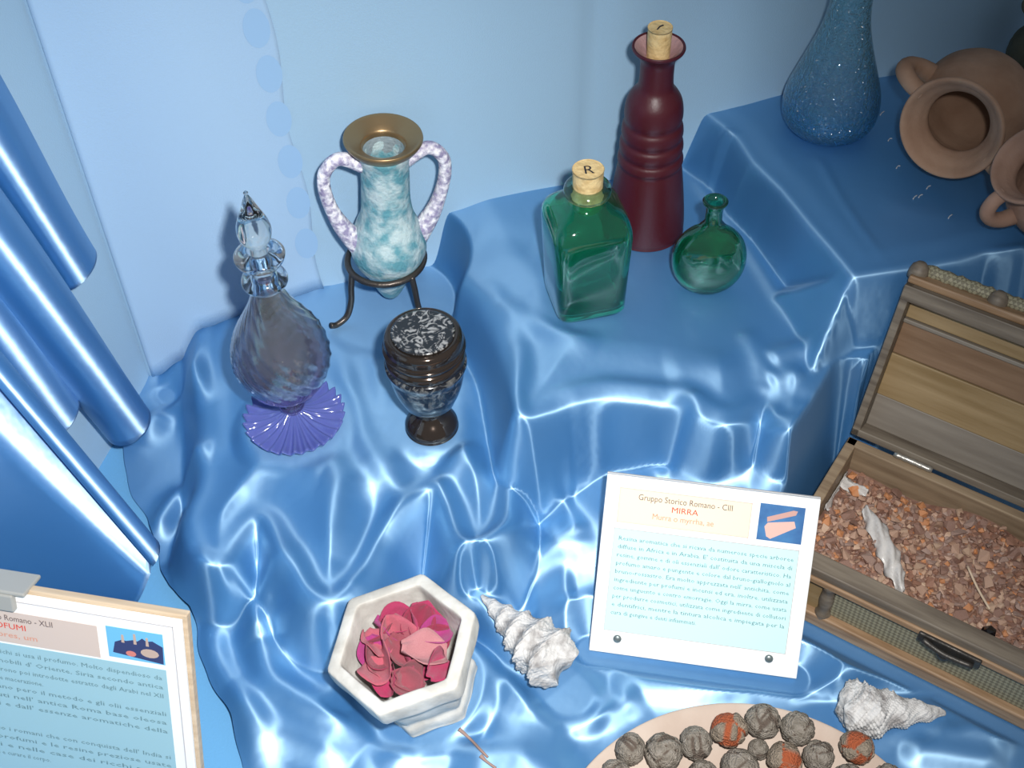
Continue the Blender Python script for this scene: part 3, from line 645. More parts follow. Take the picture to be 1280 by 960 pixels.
box('top_rail', (-.001, -.003, CH-.008), (CL+.001, .012, CH+.001), WDARK, chest, .0012)
box('rail_edging', (-.001, -.005, CH-.013), (CL+.001, .002, CH-.007), WEDGE, chest, .0012)
box('bottom_rail', (-.001, -.005, 0), (CL+.001, .004, .013), WEDGE, chest, .0015)
for x in (.036, CL-.046):
    o = lathe('post', [(.0002, .010), (.0055, .010), (.006, .014), (.0045, .018), (.0055, .030), (.0045, .042), (.006, .047), (.0055, .052), (.0002, .052)], WDARK, chest, 20, None, 3); o.location = (x+.005, .001, 0)
lt = box('latch_plate', (.108, -.0075, CH-.016), (.152, -.0045, CH-.007), IRONC, chest, .001)
tube('latch_hook', [(.112, -.009, CH-.010), (.128, -.0105, CH-.013), (.148, -.009, CH-.013)], .0022, IRONC, lt, 8, 4)
lathe('latch_knob', [(.0002, -.012), (.0042, -.012), (.0046, 0), (.0002, 0)], IRONC, lt, 14, None, 2).matrix_local = Matrix.Translation((.128, -.0085, CH-.018)) @ Matrix.Rotation(R(80), 4, 'X')
# lid: local frame along the hinge (x), towards its free edge (y), out of its inside (z)
LM = Matrix.Translation((0, CD+.001, CH+.003)) @ Matrix.Rotation(R(110), 4, 'X') @ Matrix.Diagonal((1, 1, -1, 1))
LM = Matrix.Translation((0, CD+.001, CH+.002)) @ Matrix.Rotation(R(180-110), 4, 'X')
LD = .130; TK = .020   # y runs up the lid, -z is its back
lid = box('lid', (0, 0, -TK), (CL, LD, -TK+.004), WMID, chest, .001, LM); lid['label'] = 'raised lid lined with bare boards'
def lbox(n, a, b_, m, bev=.0008): return box(n, a, b_, m, lid, bev, LM)
lbox('hinge_side', (0, 0, -TK), (CL, .006, 0), WDARK)
lbox('lid_side', (0, 0, -TK), (.006, LD, 0), WDARK); lbox('lid_side', (CL-.006, 0, -TK), (CL, LD, 0), WDARK)
lbox('free_edge', (0, LD-.012, -TK), (CL, LD, .001), WDARK)
lbox('lining_board', (.006, .006, -TK+.004), (CL-.006, .034, -TK+.0062), WGREY)
lbox('lining_board', (.006, .034, -TK+.004), (CL-.006, .070, -TK+.0068), WGOLD)
lbox('lining_board', (.006, .0705, -TK+.004), (CL-.006, .097, -TK+.0060), WBROWN)
lbox('lining_strip', (.006, .0972, -TK+.004), (CL-.006, .1005, -TK+.0090), WGREY)
lbox('lining_board', (.006, .1008, -TK+.004), (CL-.006, .1185, -TK+.0060), WGOLD)
lbox('outer_moulding', (0, LD, -TK-.002), (CL, LD+.006, -.004), WEDGE, .0015)
V = []; Fc = []; tubeat(V, Fc, [LM @ Vector((x, LD+.008, -TK+.002+.0008*math.sin(x*900))) for x in np.linspace(.008, CL-.008, 80)], [.0052+.0006*math.sin(x*1400) for x in np.linspace(.008, CL-.008, 80)], 12); mesh('rope_moulding', V, Fc, MESHM, lid)
for x in (.004, .062, .20, CL-.004):
    V = []; Fc = []; tubeat(V, Fc, [LM @ Vector((x, LD+.0025+k*.003, -TK+.006)) for k in range(5)], [.0072, .0074, .0070, .0062, .003], 18); mesh('knob', V, Fc, WDARK, lid)
for x in (.036, CL-.066):
    V = []; Fc = []; tubeat(V, Fc, [(x+k*.003, CD-.001, CH+.0028) for k in range(11)], [.0021+.0004*(k % 2) for k in range(11)], 10); mesh('hinge', V, Fc, STEEL, chest)

# chips of resin in the chest
CHIPM = [mat('resin_chip', c, .55, col2=d_, cscale=120., bump=.3, bscale=250.) for c, d_ in (((.22, .105, .07), (.34, .18, .12)), ((.30, .17, .11), (.46, .30, .22)), ((.17, .085, .06), (.27, .16, .12)), ((.40, .25, .17), (.54, .38, .27)), ((.46, .17, .06), (.50, .24, .12)), ((.26, .16, .13), (.36, .25, .2)))]
def hull(rad, n, rnd, sq_=(1, 1, .7)):
    bm = bmesh.new()
    for _ in range(n):
        v = Vector((rnd.gauss(0, 1), rnd.gauss(0, 1), rnd.gauss(0, 1))).normalized(); bm.verts.new([v[i]*rad*sq_[i]*rnd.uniform(.75, 1.1) for i in range(3)])
    r = bmesh.ops.convex_hull(bm, input=bm.verts[:]); bmesh.ops.delete(bm, geom=[g for g in r['geom_interior'] if isinstance(g, bmesh.types.BMVert)], context='VERTS'); return bm
rnd = random.Random(11); protos = []
for k in range(12):
    bm = hull(1, 11, rnd, (1, rnd.uniform(.6, .9), rnd.uniform(.5, .7))); bmesh.ops.recalc_face_normals(bm, faces=bm.faces[:]); me = bpy.data.meshes.new('chip'); bm.to_mesh(me); bm.free(); me.materials.append(CHIPM[[0, 1, 2, 0, 3, 1, 0, 5, 2, 4, 1, 5][k]]); protos.append(me)
MC = Matrix.Translation(CB) @ Matrix.Rotation(CANG, 4, 'Z')
def bedz(x, y): return .040+.006*math.sin(x*31+1)*math.sin(y*43)+.004*math.sin(x*70+y*55)
def inview(p):
    v = np.array(p)-CAM; w_ = v@fw; return -10 < 640+F*(v@rt)/w_ < 1290
spots = []; tries = 0
while len(spots) < 300 and tries < 30000:
    tries += 1; x = rnd.uniform(T+.004, CL-T-.004); y = rnd.uniform(.016, CD-T-.004); r_ = rnd.choice((.0030, .0036, .0042, .0048, .0055, .0065))
    if not inview(MC @ Vector((x, y, .045))): continue
    if any((x-a)**2+(y-b_)**2 < (.62*(r_+c))**2 for a, b_, c in spots): continue
    spots.append((x, y, r_))
for k, (x, y, r_) in enumerate(spots):
    o = bpy.data.objects.new('resin_chip', protos[rnd.randrange(12)]); COL.objects.link(o)
    o.location = MC @ Vector((x, y, bedz(x, y)+r_*.35)); o.rotation_euler = (rnd.uniform(-.6, .6), rnd.uniform(-.6, .6), rnd.uniform(0, 6.3)); o.scale = (r_, r_, r_)
    tag(o, 'small reddish brown resin chip on top of the heap in the chest', 'resin chip', 'resin chips in the chest')
V = []; Fc = []; MI = []
for gx in range(70):
    for gy_ in range(30):
        x = T+.0035+(CL-2*T-.007)*(gx+rnd.random())/70; y = .0155+(CD-T-.019)*(gy_+rnd.random())/30
        me = protos[rnd.randrange(12)]; r_ = rnd.uniform(.0020, .0038); M = MC @ Matrix.Translation((x, y, bedz(x, y)-.0008)) @ Matrix.Rotation(rnd.uniform(0, 6.3), 4, 'Z') @ Matrix.Rotation(rnd.uniform(-.8, .8), 4, 'X') @ Matrix.Diagonal((r_, r_, r_, 1))
        b0 = len(V); V += [tuple(M @ v.co) for v in me.vertices]; Fc += [tuple(b0+i for i in p.vertices) for p in me.polygons]; MI += [CHIPM.index(me.materials[0])]*len(me.polygons)
b0 = len(V); n1, n2 = 24, 12                                             # bed under the loose chips
for j in range(n2+1):
    for i in range(n1+1): x = T+(CL-2*T)*i/n1; y = .0105+(CD-T-.0105)*j/n2; V.append(tuple(MC @ Vector((x, y, bedz(x, y)-.002))))
for j in range(n2):
    for i in range(n1): a = b0+j*(n1+1)+i; Fc.append((a, a+1, a+n1+2, a+n1+1)); MI.append(2)
st = mesh('resin_heap', V, Fc, None, None, False)
for m_ in CHIPM: st.data.materials.append(m_)
st.data.polygons.foreach_set('material_index', MI)
tag(st, 'heap of fine reddish brown resin crumbs filling the chest', 'resin', kind='stuff')
FILM = mat('milky_plastic_film', (.66, .63, .60), .32, spec=.7, bump=.5, bscale=120.); nodes(FILM)[2].inputs['Alpha'].default_value = .72
def film(name, pts, wid, label, seed):
    """crumpled strip of film running along points (x, y in the chest)"""
    q = smoothprof([(*p, w_) for p, w_ in zip(pts, wid)], 8); rr = random.Random(seed); V = []; Fc = []; n = 10
    for k, p in enumerate(q):
        t_ = np.array(q[min(k+1, len(q)-1)][:2])-np.array(q[max(k-1, 0)][:2]); t_ /= np.linalg.norm(t_)+1e-9; s_ = np.array([-t_[1], t_[0]])
        for i in range(n+1):
            f = i/n*2-1; xy = np.array(p[:2])+s_*f*p[2]*(1+.15*math.sin(k*.9)); xy = np.clip(xy, (T+.0012, .014), (CL-T-.0012, CD-T-.0012))
            V.append(MC @ Vector((xy[0], xy[1], bedz(*xy)+.0062+.0035*math.cos(f*2.6)+.0016*math.sin(k*.8+i*1.3)+rr.uniform(-.0005, .0005))))
    for k in range(len(q)-1):
        for i in range(n): a = k*(n+1)+i; Fc.append((a, a+1, a+n+2, a+n+1))
    o = mesh(name, V, Fc, FILM); md = o.modifiers.new('thick', 'SOLIDIFY'); md.thickness = .0003; return tag(o, label, 'plastic')
def cl(px, py, z=.05):
    p = MC.inverted() @ Vector(at(px, py, CB[2]+z)); return (p[0], p[1])
film('plastic_film', [cl(1082, 632), cl(1095, 655), cl(1112, 690), cl(1122, 715), cl(1130, 738)], [.002, .0065, .0075, .006, .001], 'curled scrap of milky plastic film lying on the resin chips', 3)
film('plastic_film', [cl(1086, 612), cl(1062, 596), cl(1048, 582), cl(1040, 600), cl(1030, 628)], [.002, .004, .006, .006, .005], 'milky plastic bag corner tucked in the back corner of the chest', 5)
STRAW = mat('pale_straw', (.55, .42, .30), .7)
p = [MC @ Vector((*q, bedz(*q)+.0062)) for q in (cl(px, py) for px, py in ((1212, 702), (1226, 728), (1241, 754)))]
tag(tube('straw', p, .0009, STRAW, None, 8, 3), 'pale straw lying across the resin chips', 'straw')
BLK = mat('black_resin', (.008, .007, .008), .15, coat=.5)
bm = hull(.0062, 14, rnd, (1, .8, .7)); o = frombm('black_resin_chip', bm, BLK, None, False); xy = cl(1241, 780); o.location = MC @ Vector((xy[0], max(xy[1], .025), bedz(xy[0], max(xy[1], .025))+.0055)); tag(o, 'glossy black resin chip near the chest front', 'resin chip')
bm = hull(.0075, 12, rnd, (1, .8, .7)); o = frombm('orange_resin_chip', bm, CHIPM[4], None, False); xy = cl(1073, 606); o.location = MC @ Vector((xy[0], xy[1], bedz(*xy)+.006)); tag(o, 'bright orange resin chip by the plastic bag corner', 'resin chip')

# ------------------------------------------------------------------ information cards
WHITE = mat('white_card', (.80, .80, .79), .5); EDGE = mat('grey_foam_edge', (.62, .60, .58), .7)
CREAM = mat('cream_print', (.86, .70, .52), .6); AQUA = mat('aqua_print', (.52, .80, .80), .6); LINE = mat('thin_print_line', (.45, .42, .42), .6); PLINE = mat('pink_print_line', (.78, .48, .40), .6)
TXT = mat('grey_text_ink', (.12, .22, .25), .7); TXTK = mat('dark_text_ink', (.12, .09, .09), .7); TXTR = mat('red_text_ink', (.62, .05, .03), .7); TXTR2 = mat('faded_red_ink', (.60, .26, .18), .7)
PBLUE = mat('photo_blue', (.035, .12, .30), .4, col2=(.06, .20, .42), cscale=60.); PPINK = mat('photo_pink', (.70, .42, .36), .5); PPINK2 = mat('photo_dark_pink', (.52, .30, .26), .5)
def frame_of(BLc, ex, ey):
    ex = Vector(ex).normalized(); ey = (Vector(ey)-ex*Vector(ey).dot(ex)).normalized(); n_ = ex.cross(ey)
    return Matrix(((ex[0], ey[0], n_[0], BLc[0]), (ex[1], ey[1], n_[1], BLc[1]), (ex[2], ey[2], n_[2], BLc[2]), (0, 0, 0, 1)))
def flat(name, poly, h, mt, parent):
    n_ = len(poly); V = [(x, y, 0) for x, y in poly]+[(x, y, h) for x, y in poly]
    return mesh(name, V, [tuple(range(n_, 2*n_))]+[(i, (i+1) % n_, n_+(i+1) % n_, n_+i) for i in range(n_)], mt, parent, False)
def rect(x0, y0, x1, y1): return [(x0, y0), (x1, y0), (x1, y1), (x0, y1)]
def border(name, x0, y0, x1, y1, t_, h, mt, parent):
    bm = bmesh.new()
    for a, b_ in (((x0, y0), (x1, y0+t_)), ((x0, y1-t_), (x1, y1)), ((x0, y0), (x0+t_, y1)), ((x1-t_, y0), (x1, y1))): addbox(bm, (*a, 0), (*b_, h))
    return frombm(name, bm, mt, parent)
def lines(name, rows, x0, x1, y0, dy, size, mt, parent, h):
    """justified paragraph, one mesh"""
    bm = bmesh.new()
    for k, r_ in enumerate(rows):
        full = not r_.endswith('|'); r_ = r_.rstrip('|'); wd = (x1-x0) if full else None
        me = textmesh('l', r_, size, Matrix.Translation((x0, y0-dy*k, h)), mt, None, 0, 'LEFT', wd, 1); bm.from_mesh(me); bpy.data.meshes.remove(me)
    me = bpy.data.meshes.new(name); bm.to_mesh(me); bm.free(); me.materials.append(mt); o = bpy.data.objects.new(name, me); COL.objects.link(o); o.parent = parent; return o
bl = at(740, 810, .008); br = at(992, 845, .008); tl = at(766, 593, .112); tr = at(1040, 626, .112)
W = .149; HH = .133; bc = (bl+br)/2; tcx = (tl+tr)/2; exv = (br-bl)+(tr-tl); M1 = frame_of(bc-exv/np.linalg.norm(exv)*W/2, exv, tcx-bc) @ Matrix.Translation((0, 0, .0035)); M1.translation.z -= .0012
card = thing('information_card', 'white card headed MIRRA with aqua text panel leaning before the chest', 'sign'); card.matrix_world = M1
box('board', (0, 0, -.004), (W, HH, 0), WHITE, card, .0006)
box('board_edge', (-.0002, -.0002, -.0072), (W+.0002, HH+.0002, -.0041), EDGE, card, .0003)
box('easel_foot', (W*.35, .012, -.012), (W*.65, HH*.55, -.0073), mat('black_easel', (.02, .02, .022), .6), card, .001)
hd = flat('header_panel', rect(.010, .099, .103, .1245), .0003, CREAM, card); border('header_line', .010, .099, .103, .1245, .0005, .0004, PLINE, hd)
textmesh('title_text', 'Gruppo Storico Romano - CIII', .0062, Matrix.Translation((.0235, .1170, .0005)), TXTK, hd, 0, 'LEFT', .066)
textmesh('name_text', 'MIRRA', .0060, Matrix.Translation((.0475, .1105, .0005)), TXTR, hd, 0, 'LEFT', .0185)
textmesh('latin_text', 'Murra o myrrha, ae', .0060, Matrix.Translation((.0345, .1042, .0005)), TXTR2, hd, 0, 'LEFT', .043)
ph = flat('photo_print', rect(.1085, .099, .1395, .1255), .0003, PBLUE, card)
flat('pictured_box', [(.1150, .1020), (.1180, .1005), (.1345, .1105), (.1330, .1150), (.1150, .1120), (.1130, .1090)], .0004, PPINK, ph)
flat('pictured_lid', [(.1145, .1125), (.1335, .1195), (.1345, .1225), (.1315, .1228), (.1140, .1160)], .0005, PPINK2, ph)
tp = flat('text_panel', rect(.009, .0175, .139, .0945), .0003, AQUA, card); border('panel_line', .009, .0175, .139, .0945, .0004, .0004, LINE, tp)
lines('body_text', ['Resina aromatica che si ricava da numerose specie arboree', "diffuse in Africa e in Arabia. E' costituita da una miscela di", "resine, gomme e di oli essenziali dall' odore caratteristico. Ha", 'profumo amaro e pungente e colore dal bruno-giallognolo al', "bruno-rossastro. Era molto apprezzata nell' antichita, come", 'ingrediente per profumi e incensi ed era, inoltre, utilizzata', 'come unguento e contro emorragie. Oggi la mirra, come usata', 'per produrre cosmetici, utilizzata come ingrediente di collutori', 'e dentifrici, mentre la tintura alcolica e impiegata per la', 'cura di gengive e denti infiammati.|'], .0125, .1355, .0860, .0062, .0045, TXT, tp, .0005)
SCREW = mat('grey_screw_head', (.20, .24, .24), .35, metal=.6)
for x, y in ((.0195, .0118), (.128, .0125)): lathe('screw', [(.0030, 0), (.0030, .0008), (.0020, .0016), (.0002, .0019)], SCREW, card, 16, None, 2, (False, True)).location = (x, y, 0)

TAN = wood('tan_wood_backing', (.44, .33, .22), (.58, .46, .33), 0, 30)
trc = at(229, 776, .165); brc = at(262, 962, .052); tlc = at(0, 739, .165); W2 = .19; H2 = .168
exv = trc-tlc; eyv = trc-brc; Mt = frame_of(trc, exv, eyv); M2 = Mt @ Matrix.Translation((-W2, -H2, 0))
card2 = thing('information_card', 'white framed card on tan wooden backing with clip, in front of the side curtain', 'sign'); card2.matrix_world = M2
box('wooden_backing', (-.001, -.001, -.009), (W2+.001, H2+.0015, -.003), TAN, card2, .0008)
box('board', (0, 0, -.0028), (W2-.0015, H2-.001, 0), WHITE, card2, .0006)
border('inner_line', .006, .006, W2-.007, H2-.006, .0006, .0003, LINE, card2)
X = W2-.0015; Yt = H2
hd = flat('header_panel', rect(.012, Yt-.040, X-.056, Yt-.0150), .0003, mat('pale_rose_print', (.56, .45, .39), .6), card2)
textmesh('title_text', 'Gruppo Storico Romano - XLII', .0062, Matrix.Translation((X-.155, Yt-.0220, .0005)), TXTK, hd, 0, 'LEFT', .069)
textmesh('name_text', 'PROFUMI', .0062, Matrix.Translation((X-.133, Yt-.0285, .0005)), TXTR, hd, 0, 'LEFT', .028)
textmesh('latin_text', 'Odores, um', .0058, Matrix.Translation((X-.135, Yt-.0355, .0005)), TXTR2, hd, 0, 'LEFT', .037)
ph = flat('photo_print', rect(X-.050, Yt-.0375, X-.013, Yt-.0135), .0003, mat('photo_sky_blue', (.14, .42, .68), .5), card2)
PDK = mat('photo_dark_blue', (.03, .04, .12), .5); PTAN = mat('photo_tan', (.45, .33, .27), .5)
ox, oy = X-.050, Yt-.0375
flat('pictured_bottles', [(ox+a, oy+b_) for a, b_ in ((.003, .004), (.036, .0005), (.0365, .014), (.030, .0175), (.026, .0165), (.0235, .0185), (.020, .0155), (.017, .0160), (.0125, .0145), (.010, .0150), (.005, .0125))], .0004, PDK, ph)
flat('pictured_bowl', [(ox+.0275+.0060*math.cos(a), oy+.0075+.0034*math.sin(a)) for a in np.linspace(0, 6.1, 14)], .0005, PTAN, ph)
flat('pictured_bowl', [(ox+.0150+.0034*math.cos(a), oy+.0050+.0022*math.sin(a)) for a in np.linspace(0, 6.1, 12)], .0005, mat('photo_red', (.55, .18, .15), .5), ph)
for a, h_ in ((.0105, .019), (.0185, .021), (.0265, .0195)): flat('pictured_stopper', [(ox+a-.0010, oy+.013), (ox+a+.0010, oy+.013), (ox+a+.0007, oy+h_), (ox+a-.0007, oy+h_)], .0005, PTAN, ph)
tp = flat('text_panel', rect(.008, .008, X-.013, Yt-.0415), .0003, mat('pale_aqua_print', (.29, .47, .53), .6), card2)
lines('body_text', ['Fin dai tempi piu antichi si usa il profumo. Molto dispendioso da', "preparare, che i nobili d' Oriente, Siria secondo antica", 'tradizione romana furono poi introdotte estratto dagli Arabi nel XII', 'secolo per distillazione e macerazione.|', 'Non conoscevano pero il metodo e gli olii essenziali', "erano ottenuti nell' antica Roma base oleosa", 'e fiori secchi e dall' + "' essenze aromatiche della", 'terra per tutti.|', '', 'Nel commercio i romani che con conquista dell' + "' India si", 'diffusero i profumi e le resine preziose usate', 'nei templi e nelle case dei ricchi patrizi', 'per onorare gli dei e curare il corpo.|'], .012, X-.0165, Yt-.0500, .0074, .0050, TXT, tp, .0005)
bm = bmesh.new(); addbox(bm, (X-.155, Yt-.012, -.003), (X-.108, Yt+.0005, .0040), .001); addbox(bm, (X-.150, Yt+.0000, -.018), (X-.100, Yt+.0030, .0030), .001)
frombm('spring_clip', bm, mat('grey_clip', (.36, .35, .32), .5, metal=.2), card2)

# ------------------------------------------------------------------ hexagonal stone bowl with petals
STONE = mat('white_alabaster', (.46, .44, .40), .6, col2=(.64, .63, .59), cscale=55., bump=.35, bscale=140.)
b = BOWL_AT.copy()
bowl = thing('hexagonal_bowl', 'white stone hexagonal bowl filled with dried rose petals', 'bowl', b, (*BOWL_TILT, 0)); bowl.scale = (1, 1, 1.13)
H0 = R(2)
def hexm(x, y, z, a, k):
    q = ((a-H0) % R(60))-R(30); f = .90/max(.01, math.cos(q)); f = min(f, 1.025); r_ = 1+.010*math.sin(9*a+200*z)*(1 if z < .05 else .3)
    return x*f*r_, y*f*r_, z+.0008*math.sin(3*a+1)
lathe('bowl', [(.0002, 0), (.0340, 0), (.0368, .002), (.0370, .009), (.0350, .013), (.0380, .020), (.0405, .030), (.0425, .040), (.0450, .044), (.0500, .047), (.0515, .051), (.0515, .060), (.0500, .0625), (.0435, .0632), (.0415, .0610), (.0400, .050), (.036, .034), (.028, .018), (.0002, .014)], STONE, bowl, 120, hexm, 3, (False, False))
PETM = [mat('dried_petal', c, .6, col2=d_, cscale=70., bump=.4, bscale=160., sheen=.2) for c, d_ in (((.32, .008, .06), (.45, .04, .13)), ((.20, .008, .035), (.34, .03, .08)), ((.40, .05, .09), (.50, .13, .17)), ((.42, .15, .17), (.52, .24, .25)), ((.30, .012, .13), (.42, .05, .22)), ((.22, .03, .05), (.34, .08, .11)))]
def petal_mesh(seed, mt):
    rr = random.Random(seed); n = 9; V = []; Fc = []; cup = rr.uniform(.5, 1.3); tw = rr.uniform(-1, 1); cur = rr.uniform(.3, 1.1)
    for j in range(n+1):
        for i in range(n+1):
            v = j/n; u = i/n*2-1; wv = (math.sin(math.pi*min(1, v*.80+.10))**.7)*(.62-.12*v)
            x = u*wv; y = v*1.25-.6; z = cup*(x*x*1.8)+cur*(v-.4)**2+tw*x*v*.5+.09*math.sin(5*u+seed+4*v)*v+.05*math.sin(9*v+seed)*u
            V.append((x, y, z))
    for j in range(n):
        for i in range(n): a = j*(n+1)+i; Fc.append((a, a+1, a+n+2, a+n+1))
    me = bpy.data.meshes.new('petal'); me.from_pydata(V, [], Fc); me.polygons.foreach_set('use_smooth', [True]*len(me.polygons)); me.materials.append(mt); return me
rp_ = random.Random(5); PM = [petal_mesh(k, PETM[k % 6]) for k in range(12)]
plist = [(465, 765, .019, 4, 60), (530, 753, .021, 0, 20), (522, 770, .019, 1, -30), (500, 772, .019, 0, 75), (490, 792, .020, 2, 15), (513, 797, .018, 1, -40), (552, 785, .017, 10, 100), (530, 818, .024, 3, 80), (480, 838, .022, 2, 10), (458, 805, .018, 8, 20), (472, 815, .018, 4, 0), (508, 846, .018, 5, 80), (548, 838, .018, 0, 120), (457, 828, .018, 7, -20), (512, 855, .016, 11, 60), (478, 780, .017, 6, 120), (540, 800, .018, 7, -70), (497, 820, .018, 11, 40), (520, 838, .018, 6, 10), (460, 845, .015, 8, 50), (540, 770, .018, 8, 140), (490, 855, .016, 0, -20), (472, 795, .018, 1, -60), (505, 785, .019, 3, -10)]
for k, (px, py, s_, mi, rz) in enumerate(plist):
    lay = b[2]+.048+.010*((k*7) % 5)/5-(.006 if k > 14 else 0); p = at(px, py, lay)
    c_ = np.array([b[0]-.010, b[1]-.001]); dv = p[:2]-c_; dn = np.linalg.norm(dv)
    if dn > .0235: p[:2] = c_+dv*.0235/dn
    s_ *= 1.06; me = PM[mi]; o = bpy.data.objects.new('rose_petal', me); COL.objects.link(o); o.location = p; o.scale = (s_,)*3
    o.rotation_euler = (rp_.uniform(-.4, .9), rp_.uniform(-.7, .7), R(rz)); md = o.modifiers.new('thick', 'SOLIDIFY'); md.thickness = .02
    if mi == 3 and k == 7: tag(o, 'large pale pink dried petal on top in the stone bowl', 'petal')
    else: tag(o, 'dried crimson pink rose petal in the hexagonal stone bowl', 'petal', 'rose petals in the stone bowl')

# ------------------------------------------------------------------ shells
CHALK = mat('chalky_shell', (.26, .245, .24), .75, col2=(.56, .55, .54), cscale=110., bump=.8, bscale=260., ramp=(.30, .55))
def shell(label, tip, end, Rm, whorls, knobs, kamp, prof_, seed, grain):
    a = hit(*tip); c = hit(*end); a[2] = zat(a[0], a[1])+.006; c[2] = zat(c[0], c[1])+Rm*.72
    ax = c-a; Ln = np.linalg.norm(ax); ax /= Ln; rr = np.random.default_rng(seed); n, m = 110, 150; V = []; Fc = []
    lump = rr.uniform(0, 6.28, 8)
    for k in range(m+1):
        q = k/m; r0 = Rm*np.interp(q, [p[0] for p in prof_], [p[1] for p in prof_])
        for i in range(n):
            th = 2*math.pi*i/n; phs = whorls*q**.8*2*math.pi-th           # helical whorls
            w_ = .10*math.cos(phs)+kamp*max(0, math.cos(phs))**2*(.5+.5*math.cos(knobs*th+3*math.sin(2*phs)))
            g = grain*(math.sin(q*150+lump[0])*math.sin(28*th+lump[1])+.6*math.sin(q*67+9*th+lump[2]))
            big = .10*q*q*(math.sin(3*th+lump[3])+.7*math.sin(5*th+14*q+lump[4]))
            r_ = r0*(1+w_+g+big); x = q*Ln+ (.10*Rm*math.sin(4*th+lump[5])+.12*Rm*math.sin(2*th))*max(0, q-.75)*4
            V.append((x, r_*math.cos(th), r_*math.sin(th)*.9))
    for k in range(m):
        for i in range(n): j = (i+1) % n; Fc.append((k*n+i, k*n+j, (k+1)*n+j, (k+1)*n+i))
    Fc.append(tuple(range(n-1, -1, -1))); Fc.append(tuple(m*n+i for i in range(n)))
    Vn = np.array(V); lo_, hi_ = 0., .06
    for _ in range(26):                    # raise the broad end until the shell just rests
        c[2] = zat(c[0], c[1])+(lo_+hi_)/2; a[2] = zat(a[0], a[1])+.0022; ax = (c-a)/np.linalg.norm(c-a)
        y_ = np.cross([0, 0, 1], ax); y_ /= np.linalg.norm(y_); z_ = np.cross(ax, y_); Wv = a+Vn[:, :1]*ax+Vn[:, 1:2]*y_+Vn[:, 2:]*z_
        if min(v[2]-zat(v[0], v[1]) for v in Wv[::7]) < -.0012: lo_ = (lo_+hi_)/2
        else: hi_ = (lo_+hi_)/2
    o = mesh('sea_shell', V, Fc, CHALK); y_ = Vector((0, 0, 1)).cross(Vector(ax)).normalized(); z_ = Vector(ax).cross(y_)
    o.matrix_world = Matrix(((ax[0], y_[0], z_[0], a[0]), (ax[1], y_[1], z_[1], a[1]), (ax[2], y_[2], z_[2], a[2]), (0, 0, 0, 1)))
    return tag(o, label, 'shell')
shell('long pointed chalky white spiral shell lying beside the petal bowl', (602, 747), (700, 858), .0205, 6, 9, .12, [(0, .06), (.15, .24), (.4, .55), (.65, .88), (.80, 1.0), (.92, .95), (1, .62)], 2, .03)
shell('knobbly white shell with fine beaded surface between the plate and the chest', (1180, 893), (1045, 906), .0175, 4, 16, .09, [(0, .10), (.15, .32), (.35, .50), (.55, .72), (.75, 1.0), (.88, 1.0), (.96, .8), (1, .5)], 8, .07)

# ------------------------------------------------------------------ terracotta plate with dried cones
PLATE = mat('pale_terracotta_plate', (.43, .335, .275), .8, col2=(.50, .41, .345), cscale=25., bump=.2, bscale=150., spec=.2)
pc = at(938, 1134, .012); PR = .131
pl = thing('shallow_plate', 'pale terracotta plate holding dried grey cones', 'plate', (pc[0], pc[1], .006))
pl_o = [(.0002, 0), (.070, 0), (.075, .002), (.100, .008), (.122, .016), (PR, .0205), (PR+.001, .0225), (PR-.001, .0240)]
lathe('dish', pl_o+[(.120, .0205), (.100, .0125), (.078, .007), (.0002, .006)], PLATE, pl, 96, None, 4, (False, False))
def cone_mesh(seed, red):
    rr = np.random.default_rng(seed); D = rr.normal(size=(11, 3)); D /= np.linalg.norm(D, axis=1)[:, None]
    bm = bmesh.new(); bmesh.ops.create_icosphere(bm, subdivisions=4, radius=1); cr = []
    for v in bm.verts:
        d = np.array(v.co); s_ = np.sort(D@d)[::-1]; gap = s_[0]-s_[1]; g = math.exp(-(gap/(.10 if red else .05))**2); 
        v.co = Vector(d*(1-.16*g+.03*math.sin(9*d[0]+seed)*math.sin(8*d[1]+2)+.02*math.sin(23*d[2]+11*d[0]))); cr.append(g)
    me = bpy.data.meshes.new('cone'); bm.to_mesh(me); bm.free(); at_ = me.attributes.new('crack', 'FLOAT', 'POINT'); at_.data.foreach_set('value', cr)
    me.polygons.foreach_set('use_smooth', [True]*len(me.polygons)); return me
def conemat(name, c1, c2, cc):
    m = mat(name, c1, .8, col2=c2, cscale=2.2, bump=.0); N, L, P = nodes(m); src = P.inputs['Base Color'].links[0].from_socket
    at_ = N.new('ShaderNodeAttribute'); at_.attribute_name = 'crack'; mr = N.new('ShaderNodeMapRange'); mr.inputs['From Min'].default_value = .35; mr.inputs['From Max'].default_value = .75
    mx = N.new('ShaderNodeMix'); mx.data_type = 'RGBA'; mx.inputs[7].default_value = (*cc, 1)
    L.new(at_.outputs['Fac'], mr.inputs[0]); L.new(mr.outputs[0], mx.inputs[0]); L.new(src, mx.inputs[6]); L.new(mx.outputs[2], P.inputs['Base Color'])
    nb = N.new('ShaderNodeTexNoise'); nb.inputs['Scale'].default_value = 9; bp = N.new('ShaderNodeBump'); bp.inputs['Strength'].default_value = .5; bp.inputs['Distance'].default_value = .08
    tc = N.new('ShaderNodeTexCoord'); L.new(tc.outputs['Object'], nb.inputs['Vector']); L.new(nb.outputs['Fac'], bp.inputs['Height']); L.new(bp.outputs[0], P.inputs['Normal']); return m
CG = conemat('grey_cone_skin', (.17, .145, .115), (.30, .265, .225), (.12, .09, .07)); CR_ = conemat('cracked_cone_skin', (.19, .15, .11), (.31, .25, .19), (.36, .085, .03))
CMG = [cone_mesh(k, False) for k in range(4)]; CMR = [cone_mesh(10+k, True) for k in range(4)]
for m_ in CMG: m_.materials.append(CG)
for m_ in CMR: m_.materials.append(CR_)
rc = random.Random(4)
